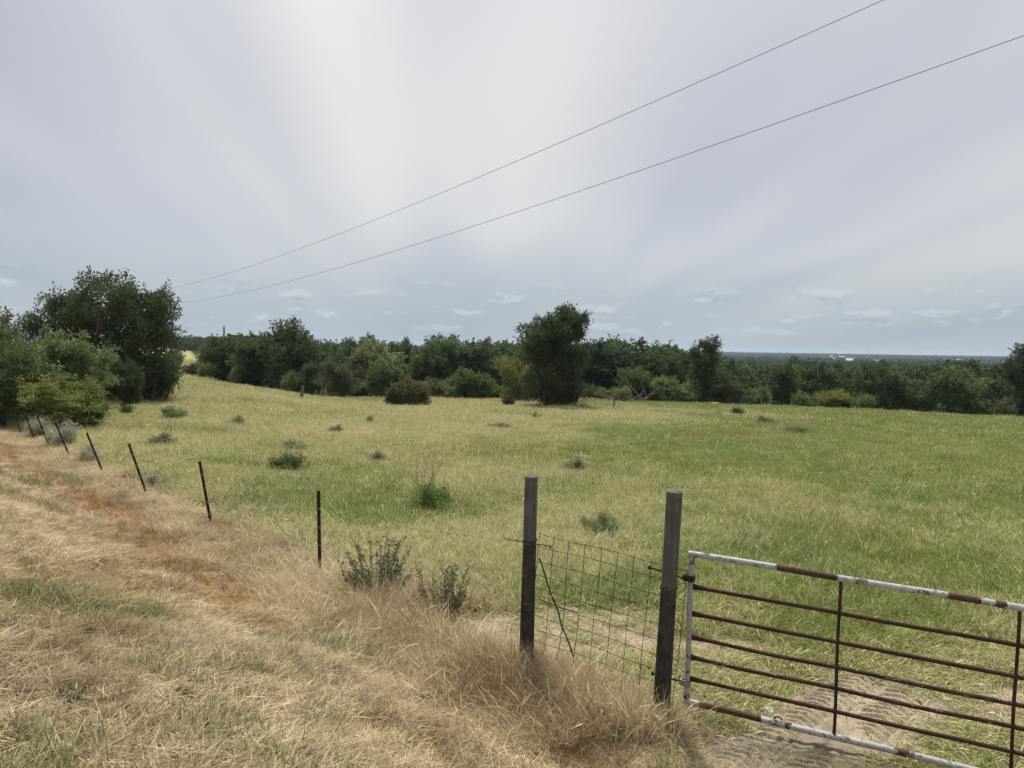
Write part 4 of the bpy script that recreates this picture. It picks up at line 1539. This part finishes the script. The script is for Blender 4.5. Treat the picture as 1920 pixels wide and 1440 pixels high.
# ------------------------------------------------------------------ grass (uncountable: instanced tufts)
def tuft(name, seed, n, h, rad, tilt, bend, w, mat, lean=None, seedhead=0.0, prof=(1.0, 0.9, 0.6)):
    """n bent blades; lean: spread (radians) of the blade bearings about +X, None = all round"""
    rng = np.random.default_rng(seed)
    az = rng.uniform(0, 2 * math.pi, n) if lean is None else rng.normal(0, lean, n)
    L = h * (0.55 + 0.6 * rng.random(n))
    th = rng.uniform(tilt[0], tilt[1], n)
    bd = rng.uniform(bend[0], bend[1], n)
    a = rng.uniform(0, 2 * math.pi, n); rr_ = rad * np.sqrt(rng.random(n))
    root = np.stack((np.cos(a) * rr_, np.sin(a) * rr_, np.full(n, -0.015)), 1)
    K = 3
    nodes = [root]
    for k in range(K):
        ang = th + bd * (k / K)
        d = np.stack((np.sin(ang) * np.cos(az), np.sin(ang) * np.sin(az), np.cos(ang)), 1)
        nodes.append(nodes[-1] + d * (L / K)[:, None])
    tw = az + math.pi / 2 + rng.normal(0, 0.7, n)
    side = np.stack((np.cos(tw), np.sin(tw), rng.normal(0, 0.35, n)), 1)
    side /= np.linalg.norm(side, axis=1)[:, None]
    ww = w * (0.6 + 0.8 * rng.random(n))
    head = rng.random(n) < seedhead
    v = np.empty((n, 7, 3))
    for k in range(3):
        wk = ww * prof[k]
        if k == 2:
            wk = np.where(head, ww * 1.7, wk)
        else:
            wk = np.where(head, wk * 0.55, wk)
        v[:, 2 * k] = nodes[k] - side * (wk / 2)[:, None]
        v[:, 2 * k + 1] = nodes[k] + side * (wk / 2)[:, None]
    v[:, 6] = nodes[3]
    o = np.arange(n)[:, None] * 7
    q = np.concatenate((o + np.array((0, 1, 3, 2)), o + np.array((2, 3, 5, 4))))
    t = o + np.array((4, 5, 6))
    me = mesh_np(name, v.reshape(-1, 3), [q, t])
    at_ = me.attributes.new('bl', 'FLOAT', 'POINT')
    bl = rng.random(n); bl = np.where(head, bl * 0.35, bl)
    at_.data.foreach_set('value', np.repeat(bl, 7).astype(np.float32))
    me.materials.append(mat)
    return bpy.data.objects.new(name, me)


def proto_set(name, objs):
    c = bpy.data.collections.new(name)
    for i, o in enumerate(objs):
        o.name = '%s_%02d' % (name, i)
        c.objects.link(o)
    return c


def scatter(name, pts, rot, scl, idx, tint, coll):
    me = bpy.data.meshes.new(name)
    n = len(pts)
    me.vertices.add(n)
    me.vertices.foreach_set('co', np.asarray(pts, np.float32).ravel())
    me.attributes.new('rot', 'FLOAT_VECTOR', 'POINT').data.foreach_set('vector', np.asarray(rot, np.float32).ravel())
    me.attributes.new('scl', 'FLOAT_VECTOR', 'POINT').data.foreach_set('vector', np.asarray(scl, np.float32).ravel())
    me.attributes.new('idx', 'INT', 'POINT').data.foreach_set('value', np.asarray(idx, np.int32))
    me.attributes.new('tint', 'FLOAT_COLOR', 'POINT').data.foreach_set('color', np.asarray(tint, np.float32).ravel())
    o = obj(name, me)
    g = bpy.data.node_groups.new(name + '_nodes', 'GeometryNodeTree')
    g.interface.new_socket('Geometry', in_out='INPUT', socket_type='NodeSocketGeometry')
    g.interface.new_socket('Geometry', in_out='OUTPUT', socket_type='NodeSocketGeometry')
    N = g.nodes; Lk = g.links
    gi = N.new('NodeGroupInput'); go = N.new('NodeGroupOutput')
    ci = N.new('GeometryNodeCollectionInfo'); ci.inputs['Collection'].default_value = coll
    ci.inputs['Separate Children'].default_value = True; ci.inputs['Reset Children'].default_value = True
    ip = N.new('GeometryNodeInstanceOnPoints'); ip.inputs['Pick Instance'].default_value = True

    def na(nm, dt):
        a = N.new('GeometryNodeInputNamedAttribute'); a.data_type = dt; a.inputs['Name'].default_value = nm
        return a.outputs['Attribute']
    er = N.new('FunctionNodeEulerToRotation')
    Lk.new(na('rot', 'FLOAT_VECTOR'), er.inputs[0])
    Lk.new(gi.outputs[0], ip.inputs['Points'])
    Lk.new(ci.outputs[0], ip.inputs['Instance'])
    Lk.new(na('idx', 'INT'), ip.inputs['Instance Index'])
    Lk.new(er.outputs[0], ip.inputs['Rotation'])
    Lk.new(na('scl', 'FLOAT_VECTOR'), ip.inputs['Scale'])
    Lk.new(ip.outputs[0], go.inputs[0])
    md = o.modifiers.new('scatter', 'NODES'); md.node_group = g
    tag(o, kind='stuff')
    return o


def wedge(rng, r0, r1, dens, az=44.0):
    n = int(dens * math.radians(2 * az) / 2 * (r1 * r1 - r0 * r0))
    r = np.sqrt(rng.uniform(r0 * r0, r1 * r1, n)); a = np.radians(rng.uniform(-az, az, n))
    return r * np.sin(a), r * np.cos(a)


def slope_rot(x, y, e=0.15):
    gx = (ground(x + e, y) - ground(x - e, y)) / (2 * e); gy = (ground(x, y + e) - ground(x, y - e)) / (2 * e)
    return gx, gy


# --- pasture grass
near_set = proto_set('pasture_tuft', [tuft('g', 400 + i, 44, 0.22, 0.13, (0.05, 1.25), (0.2, 2.3), 0.0055, M_GRASS, None, 0.22) for i in range(8)] +
                     [tuft('g', 420 + i, 40, 0.25, 0.13, (0.35, 1.35), (0.3, 1.6), 0.0055, M_GRASS, 1.2, 0.25) for i in range(6)])
mid_set = proto_set('pasture_mid_tuft', [tuft('g', 440 + i, 74, 0.25, 0.30, (0.05, 1.3), (0.3, 2.0), 0.0085, M_GRASS, None, 0.25) for i in range(8)])
far_set = proto_set('pasture_far_tuft', [tuft('g', 460 + i, 95, 0.27, 0.60, (0.05, 1.2), (0.2, 1.8), 0.016, M_GRASS, None, 0.25) for i in range(8)])


def field_cover(name, r0, r1, dens, coll, nproto, seed, base_scale=1.0, az=44.0):
    rng = np.random.default_rng(seed)
    x, y = wedge(rng, r0, r1, dens, az)
    v = verge_w(x, y); d = dirt_mask(x, y)
    azd = np.degrees(np.arctan2(x, y)); r = np.hypot(x, y)
    in_wood = (r > 77) & (azd > -21.8)
    thin = sstep(0.30, 0.52, fbm(x * 0.9, y * 0.9, 131, 3))
    keep = (v < rng.random(len(x)) * 0.9) & (d < 0.08 + 1.15 * rng.random(len(x))) & ~in_wood & (rng.random(len(x)) < 0.62 + 0.38 * thin)
    x, y = x[keep], y[keep]; n = len(x)
    z = ground(x, y)
    s = straw_frac(x, y)
    p, fs = fence_ps(x, y)
    hgt = 0.62 + 0.75 * fbm(x / 2.6, y / 2.6, 133, 3) * (0.65 + 0.5 * s) + 0.25 * rng.random(n)
    short = np.maximum(np.exp(-(((x - 4.2) / 2.6) ** 2 + ((y - 6.6) / 1.5) ** 2)), dirt_mask(x, y))
    hgt = hgt * (1 - 0.62 * short)
    grey = (sstep(-2.2, -0.4, p) * sstep(0.0, 2.5, fs) * sstep(14, 8, fs))[:, None]        # greyer weedy growth hugging the fence
    g = C_GREEN * (0.78 + 0.5 * rng.random((n, 1))) * np.stack((1 + 0.25 * (fbm(x / 3, y / 3, 135, 2) - 0.5), np.ones(n), np.ones(n)), 1)
    g = g * (1 - 0.6 * grey) + np.array((0.24, 0.235, 0.12)) * 0.6 * grey
    tint = np.ones((n, 4)); tint[:, :3] = g; tint[:, 3] = np.clip(s + 0.12 * rng.normal(size=n), 0.02, 0.97)
    flow = 2 * math.pi * 1.3 * fbm(x / 4.0, y / 4.0, 137, 2)
    big = (rng.random(n) < 0.05 + 0.10 * sstep(0.5, 0.7, fbm(x / 1.7, y / 1.7, 139, 3))) & (short < 0.3)
    hgt = np.where(big, hgt * 1.55, hgt); tint[:, 3] = np.where(big, np.clip(tint[:, 3] + 0.25, 0, 0.95), tint[:, 3])
    rot = np.zeros((n, 3)); idx = rng.integers(0, nproto, n)
    rot[:, 2] = np.where(idx >= 8, flow + rng.normal(0, 0.5, n), rng.uniform(0, 6.28, n))
    sc = np.stack((np.full(n, 1.0), np.full(n, 1.0), hgt), 1) * base_scale * (0.8 + 0.4 * rng.random((n, 1)))
    scatter(name, np.stack((x, y, z), 1), rot, sc, idx, tint, coll)


field_cover('pasture_grass', 4.6, 11.0, 150, near_set, 14, 1)
field_cover('pasture_grass', 11.0, 20.0, 80, near_set, 14, 2, 1.15)
field_cover('pasture_grass', 20.0, 40.0, 24, mid_set, 8, 3)
field_cover('pasture_grass', 40.0, 82.0, 7.0, far_set, 8, 4)
field_cover('pasture_grass', 82.0, 190.0, 1.2, far_set, 8, 5, 1.4, 44.0)

# --- verge: flattened straw, standing dry grass, green patches
flat_set = proto_set('verge_straw', [tuft('g', 500 + i, 40, 0.21 if i < 4 else 0.13, 0.13, (1.30, 1.68), (-0.25, 0.3), 0.0050, M_DRY, 0.8) for i in range(8)] +
                     [tuft('g', 520 + i, 40, 0.12, 0.13, (1.0, 1.66), (-0.3, 0.6), 0.0052, M_DRY, None) for i in range(7)] +
                     [tuft('g', 530 + i, 26, 0.14, 0.05, (0.1, 0.9), (0.2, 1.2), 0.0050, M_DRY, None) for i in range(2)])
tall_set = proto_set('dry_grass', [tuft('g', 540 + i, 40, 0.40, 0.10, (0.02, 0.75), (0.2, 1.8), 0.0042, M_DRY, None, 0.15) for i in range(7)] +
                     [tuft('g', 560 + i, 40, 0.44, 0.11, (0.45, 1.35), (0.2, 1.0), 0.0042, M_DRY, 1.0, 0.12) for i in range(7)])
green_set = proto_set('verge_green', [tuft('g', 580 + i, 50, 0.17, 0.10, (0.05, 1.2), (0.2, 1.4), 0.0048, M_DRY, None) for i in range(6)])


def flow_dir(x, y):
    return 2.35 + 2.6 * (fbm(x / 1.7, y / 1.7, 151, 3) - 0.5) * 2


SHRUB_XY = [tuple(gpix(*q)[:2]) for q in ((715, 1120), (822, 1160))]


def verge_cover(name, r0, r1, dens, kind, seed, bs=1.0):
    rng = np.random.default_rng(seed)
    x, y = wedge(rng, r0, r1, dens)
    v = verge_w(x, y); p, s = fence_ps(x, y); d = dirt_mask(x, y)
    u = rng.random(len(x))
    stand = sstep(-0.5, -0.05, p) * sstep(1.45, 0.5, p + 0.6 * (fbm(x * 0.9, y * 0.9, 153, 3) - 0.5)) * sstep(-1.75, -1.35, s - 0.5 * p)
    for qx, qy in SHRUB_XY:
        stand = np.maximum(stand, 0.9 * np.exp(-(((x - qx) ** 2 + (y - qy) ** 2) / 0.25)))
    gr = green_verge(x, y)
    if kind == 'flat':
        keep = (v > 0.4) & (u < 1.0 - 0.8 * gr) & (d < 0.4)
    elif kind == 'tall':
        keep = (stand > u) & (d < 0.5)
    else:
        keep = (v > 0.5) & (gr * 0.9 * (1 - 0.7 * stand) > u) & (d < 0.5)
    x, y, p, s = x[keep], y[keep], p[keep], s[keep]; n = len(x)
    z = ground(x, y)
    rm = red_mask(x, y)[:, None]
    tone = fbm(x * 1.5, y * 1.5, 155, 3)[:, None]
    pale = sstep(0.45, 0.65, tone)
    c = C_TAN * (0.75 + 0.35 * rng.random((n, 1))) * (1 - pale * 0.35) + np.array((0.52, 0.43, 0.29)) * pale * 0.35
    c = c * (1 - rm) + C_RED * (0.8 + 0.5 * rng.random((n, 1))) * rm
    if kind == 'tall':
        c = c * 0.65 + np.array((0.33, 0.235, 0.14)) * 0.35
    brown = (sstep(0.54, 0.68, fbm(x * 2.1 + 9, y * 2.1, 163, 3)) * 0.7)[:, None]
    c = c * (1 - brown) + np.array((0.235, 0.165, 0.088)) * brown
    gold = (sstep(0.50, 0.66, fbm(x * 0.7 - 4, y * 0.7, 165, 3)) * 0.3)[:, None]
    c = c * (1 - gold) + np.array((0.46, 0.36, 0.175)) * gold
    tint = np.ones((n, 4)); tint[:, :3] = c
    tint[:, 3] = np.clip(0.42 + 1.3 * (tone[:, 0] - 0.5) - 0.40 * rm[:, 0] - 0.35 * brown[:, 0] + 0.1 * rng.normal(size=n), 0.02, 0.9)
    if kind == 'green':
        tint[:, :3] = np.array((0.20, 0.225, 0.095)) * (0.7 + 0.6 * rng.random((n, 1)))
        tint[:, 3] = np.clip(0.30 + 0.25 * rng.normal(size=n), 0.05, 0.8)
    idx = rng.integers(0, {'flat': 17, 'tall': 14, 'green': 6}[kind], n)
    rot = np.zeros((n, 3))
    fl = flow_dir(x, y)
    directed = {'flat': idx < 8, 'tall': idx >= 7, 'green': np.zeros(n, bool)}[kind]
    rot[:, 2] = np.where(directed, fl + rng.normal(0, 0.7, n), rng.uniform(0, 6.28, n))
    gx, gy = slope_rot(x, y)
    rot[:, 0] = np.arctan(gy) * 0; rot[:, 1] = 0
    sc = (0.75 + 0.5 * rng.random((n, 1))) * bs * np.ones((n, 3))
    if kind == 'flat':
        z = z + rng.uniform(0.0, 0.05, n) * (0.4 + 1.2 * fbm(x * 2, y * 2, 157, 2))
        z = z + 0.02 * sstep(0.45, 0.7, fbm(x * 1.2, y * 1.2, 159, 3))
    if kind == 'tall':
        hh = 0.50 + 0.50 * np.exp(-((p - 0.2) / 0.5) ** 2) * sstep(6.0, 1.5, s) + 0.35 * (fbm(x, y, 161, 3) - 0.5)
        hh = hh * (1 - 0.2 * sstep(3.0, 9.0, s))
        hh = hh + 0.25 * np.exp(-(((x - 0.1) ** 2 + (y - 6.6) ** 2) / 0.5)) + 0.15 * np.exp(-(((x - 1.1) ** 2 + (y - 5.8) ** 2) / 0.3))
        for qx, qy in SHRUB_XY:
            hh = hh + 0.30 * np.exp(-(((x - qx) ** 2 + (y - qy) ** 2) / 0.35))
        sc[:, 2] *= hh; sc[:, :2] *= (0.7 + 0.3 * hh)[:, None]
    scatter(name, np.stack((x, y, z), 1), rot, sc, idx, tint, flat_set if kind == 'flat' else tall_set if kind == 'tall' else green_set)


verge_cover('verge_straw', 2.4, 8.0, 300, 'flat', 11)
verge_cover('verge_straw', 8.0, 14.0, 150, 'flat', 12, 1.15)
verge_cover('verge_straw', 14.0, 32.0, 45, 'flat', 13, 1.5)
verge_cover('dry_grass', 3.0, 9.0, 190, 'tall', 14)
verge_cover('dry_grass', 9.0, 16.0, 130, 'tall', 15, 1.05)
verge_cover('dry_grass', 16.0, 34.0, 50, 'tall', 16, 1.2)
verge_cover('verge_green_grass', 2.4, 9.0, 200, 'green', 17)
verge_cover('verge_green_grass', 9.0, 26.0, 50, 'green', 18, 1.3)

# dry litter lying on the worn ground by the gate
rng_ = np.random.default_rng(77)
x, y = wedge(rng_, 4.6, 11.0, 120)
d = dirt_mask(x, y)
kp = (d > 0.25) & (d < 1.02) & (rng_.random(len(x)) < 0.75)
x, y = x[kp], y[kp]; n = len(x)
tint = np.ones((n, 4)); tint[:, :3] = np.array((0.36, 0.29, 0.19)) * (0.7 + 0.6 * rng_.random((n, 1))); tint[:, 3] = 0.25
rot = np.zeros((n, 3)); rot[:, 2] = rng_.uniform(0, 6.28, n)
scatter('gateway_litter', np.stack((x, y, ground(x, y) + 0.008), 1), rot, np.full((n, 3), 1.0) * (0.45 + 0.5 * rng_.random((n, 1))), rng_.integers(8, 15, n), tint, flat_set)

# ------------------------------------------------------------------ far country
M_FARLEAF = mat_grass('far_woodland_leaf', (0.08, 0.10, 0.05), 0.2)
fo = []
for i in range(6):
    rngp = random.Random(700 + i)
    e = [(0, 0, 3.4, 2.8, 2.7, 2.2, 4), (rngp.uniform(-1.5, 1.5), rngp.uniform(-1, 1), 4.6, 1.6, 1.6, 1.4, 2), (rngp.uniform(-2, 2), rngp.uniform(-1, 1), 2.2, 2.2, 2.0, 1.6, 2)]
    cm, _ = crown('far_crown', 710 + i, e, 60, 0.8, 12, 0.8, M_FARLEAF, 0.2, 0.8, 0, 0.8, 0.5)
    fo.append(bpy.data.objects.new('far_crown', cm))
far_trees = proto_set('far_crown', fo)


def far_cover(name, r0, r1, dens, sc, seed):
    rng = np.random.default_rng(seed)
    n = int(dens * math.radians(70) / 2 * (r1 * r1 - r0 * r0))
    r = np.sqrt(rng.uniform(r0 * r0, r1 * r1, n)); a = np.radians(rng.uniform(-24, 46, n))
    x, y = r * np.sin(a), r * np.cos(a)
    fld = sstep(0.60, 0.66, fbm(x / 420.0, y / 260.0, 101, 3)) * sstep(1500, 1900, r)
    left = (np.degrees(a) < -20.0) & (r < 480)
    fld = np.maximum(fld, farm_field(x, y))
    keep = (fld < 0.3) & ~left
    x, y = x[keep], y[keep]; n = len(x)
    z = ground(x, y)
    k = sc * (0.7 + 0.6 * rng.random(n))
    tint = np.zeros((n, 4)); tint[:, :3] = np.array((0.060, 0.088, 0.044)) * (0.7 + 0.7 * rng.random((n, 1)))
    rot = np.zeros((n, 3)); rot[:, 2] = rng.uniform(0, 6.28, n)
    scatter(name, np.stack((x, y, z), 1), rot, np.stack((k * 1.25, k * 1.25, np.minimum(k, 1.0 + 0.25 * k)), 1), rng.integers(0, 6, n), tint, far_trees)


far_cover('far_woodland', 172, 420, 1 / 30.0, 0.95, 31)
far_cover('far_woodland', 420, 1300, 1 / 190.0, 1.25, 32)
far_cover('far_woodland', 1300, 5600, 1 / 2600.0, 2.6, 33)

M_WHITE = mat_plain('white_siding', (0.60, 0.60, 0.58), (0.74, 0.74, 0.72), 0.5, 0.7)
M_ROOF = mat_plain('metal_roof', (0.42, 0.43, 0.44), (0.55, 0.56, 0.57), 0.4, 0.5)


def farm_building(px, py, Y, wdt, dep, hgt, label):
    q = at(px, py, Y)
    zb = q.z
    zb = gz(q.x, Y)
    o = empty('farm_building', (q.x, Y, zb), label, 'building')
    o.rotation_euler = (0, 0, R(-20))
    mb = MB(); mb.box((0, 0, hgt / 2 - 1.0), (wdt, dep, hgt + 2.0)); mb.build('wall', M_WHITE, o, False)
    mb = MB()
    a, b, h2 = wdt / 2 + 0.5, dep / 2 + 0.6, hgt + dep * 0.22
    mb.add([(-a, -b, hgt), (a, -b, hgt), (a, b, hgt), (-a, b, hgt), (-a, 0, h2), (a, 0, h2)], [(0, 1, 5, 4), (2, 3, 4, 5), (1, 2, 5), (3, 0, 4), (3, 2, 1, 0)])
    mb.build('roof', M_ROOF, o, False)
    mb = MB(); mb.box((wdt * 0.2, -dep / 2 - 0.05, hgt * 0.4), (wdt * 0.18, 0.1, hgt * 0.75)); mb.build('door', M_TPOST, o, False)


# a cleared farm on the far rise, its buildings and a mast
farm_building(1558, 668, 2560, 11, 8, 6, 'small white farm building on the far rise, taller of the pair')
farm_building(1578, 669, 2600, 18, 9, 4, 'long low white farm shed on the far rise')
farm_building(1622, 671, 2540, 14, 8, 4, 'white farm shed standing apart on the far rise')
q = gp(1627, 2900)
mast = empty('radio_mast', (q.x, 2900, q.z), 'thin grey radio mast on the far rise', 'mast')
H = 52.0
for k in range(3):
    a = k * 2.094
    mb = MB(); mb.tube([(0.9 * math.cos(a), 0.9 * math.sin(a), -1), (0.6 * math.cos(a), 0.6 * math.sin(a), H)], 0.12, 5); mb.build('mast_leg', M_GALV, mast)
mb = MB()
for i in range(26):
    z0 = i * 2.0
    for k in range(3):
        a, b = k * 2.094, (k + 1) * 2.094
        mb.tube([(0.8 * math.cos(a), 0.8 * math.sin(a), z0), (0.8 * math.cos(b), 0.8 * math.sin(b), z0 + 2)], 0.05, 4, False)
mb.build('bracing', M_GALV, mast)

# ------------------------------------------------------------------ small things in the pasture
M_YEL = mat_plain('yellow_plastic', (0.58, 0.46, 0.07), (0.72, 0.58, 0.10), 6, 0.5)
q = gp(1343, 66)
o = empty('feed_trough', (q.x, q.y, q.z + 0.10), 'small yellow trough lying in the green grass before the mesquites', 'trough')
o.rotation_euler = (0.25, 0.05, 0.15)
o.scale = (0.75, 0.75, 0.75)
mb = MB()
mb.add([(-0.32, -0.16, 0), (0.32, -0.16, 0), (0.32, 0.16, 0), (-0.32, 0.16, 0), (-0.40, -0.22, 0.22), (0.40, -0.22, 0.26), (0.40, 0.22, 0.26), (-0.40, 0.22, 0.22)],
       [(3, 2, 1, 0), (0, 1, 5, 4), (1, 2, 6, 5), (2, 3, 7, 6), (3, 0, 4, 7)])
mb.build('body', M_YEL, o, False)
mb = MB()
mb.tube([(-0.40, -0.22, 0.22), (0.40, -0.22, 0.26), (0.40, 0.22, 0.26), (-0.40, 0.22, 0.22), (-0.40, -0.22, 0.22)], 0.02, 6)
mb.build('rim', M_YEL, o)

M_DEAD = mat_bark('bleached_dead_wood', (0.20, 0.185, 0.165), (0.36, 0.34, 0.31))


def brush(px, Y, wpx, h, n, label, mat, seed):
    rr_ = random.Random(seed)
    b = gp(px, Y); W = wpx / F * Y
    o = empty('brush_pile', b, label, 'brush pile')
    for k in range(n):
        mb = MB()
        x = rr_.uniform(-0.5, 0.5) * W
        ln = rr_.uniform(0.5, 1.6) * h * 1.3
        a = rr_.uniform(-1.3, 1.3)
        p0 = Vector((x, rr_.uniform(-0.6, 0.6), -0.05))
        d = Vector((math.sin(a), rr_.uniform(-0.3, 0.3), abs(math.cos(a)) * 0.8))
        pts = [p0]
        for i in range(4):
            d = (d + Vector((rr_.uniform(-.35, .35), rr_.uniform(-.3, .3), rr_.uniform(-.3, .3)))).normalized()
            pts.append(pts[-1] + d * ln / 4)
        rad = rr_.uniform(0.02, 0.05)
        mb.tube(pts, [rad, rad * .8, rad * .6, rad * .4, rad * .15], 5)
        mb.build('branch', mat, o)


brush(1410, 70, 70, 1.0, 26, 'grey heap of dead branches beside the grey-green mesquite', M_DEAD, 1)
brush(1180, 68, 70, 1.3, 26, 'tangle of bleached dead branches behind the lone wooden post', M_DEAD, 2)
brush(818, 69, 50, 1.2, 22, 'dark tangle of dead branches at the wood edge beyond the round bush', M_BARK, 3)
brush(1048, 55.5, 90, 0.8, 30, 'dead branches littering the foot of the dense pasture tree', M_BARK, 4)
brush(600, 66, 30, 0.8, 8, 'few dead sticks leaning beside the short crooked post', M_DEAD, 5)
brush(268, 40.5, 90, 0.8, 24, 'dead sticks under the hanging side of the big oak', M_BARK, 6)

M_STONE = mat_plain('pale_limestone', (0.36, 0.33, 0.28), (0.58, 0.55, 0.49), 25, 0.9)
STONES = [(1440, 1342, 0.055), (1355, 1276, 0.028), (1395, 1300, 0.02), (1598, 1318, 0.02), (1775, 1316, 0.03), (1840, 1290, 0.025), (1700, 1400, 0.02), (1860, 1350, 0.03), (1760, 1240, 0.022),
          (1880, 1205, 0.02), (1500, 1225, 0.02), (1660, 1290, 0.018)]
for k, (px, py, sz) in enumerate(STONES):
    b = gpix(px, py)
    rng = np.random.default_rng(900 + k)
    import bmesh
    bm = bmesh.new()
    bmesh.ops.create_icosphere(bm, subdivisions=2, radius=sz)
    for v in bm.verts:
        n_ = 1 + 0.28 * (vnoise(v.co.x / sz * 1.3 + k, v.co.y / sz * 1.3 + v.co.z / sz, k) - 0.5) * 2
        v.co = Vector((v.co.x * n_ * 1.3, v.co.y * n_, v.co.z * n_ * 0.6))
    me = bpy.data.meshes.new('stone'); bm.to_mesh(me); bm.free()
    o = obj('stone', me, M_STONE); o.location = b + Vector((0, 0, sz * 0.35 + 0.01)); o.rotation_euler = (0, 0, k * 1.1)
    tag(o, 'fist-sized pale limestone behind the bottom rail of the gate' if k == 0 else 'pale pebble lying in the worn gateway', 'stone', None if k == 0 else 'pebbles in the worn gateway')

# ------------------------------------------------------------------ haze
m, t, out = new_mat('haze_air')
pvn = t.node('ShaderNodeVolumePrincipled')
pvn.inputs['Color'].default_value = (0.66, 0.80, 0.95, 1)
pvn.inputs['Density'].default_value = 0.00012
pvn.inputs['Anisotropy'].default_value = 0.2
t.l.new(pvn.outputs[0], out.inputs['Volume'])
mb = MB()
ZB, ZT = -42.0, 62.0
mb.box((0, 0, (ZB + ZT) / 2), (28400, 28400, ZT - ZB))
hz = mb.build('haze', m, None, False)
tag(hz, kind='stuff')
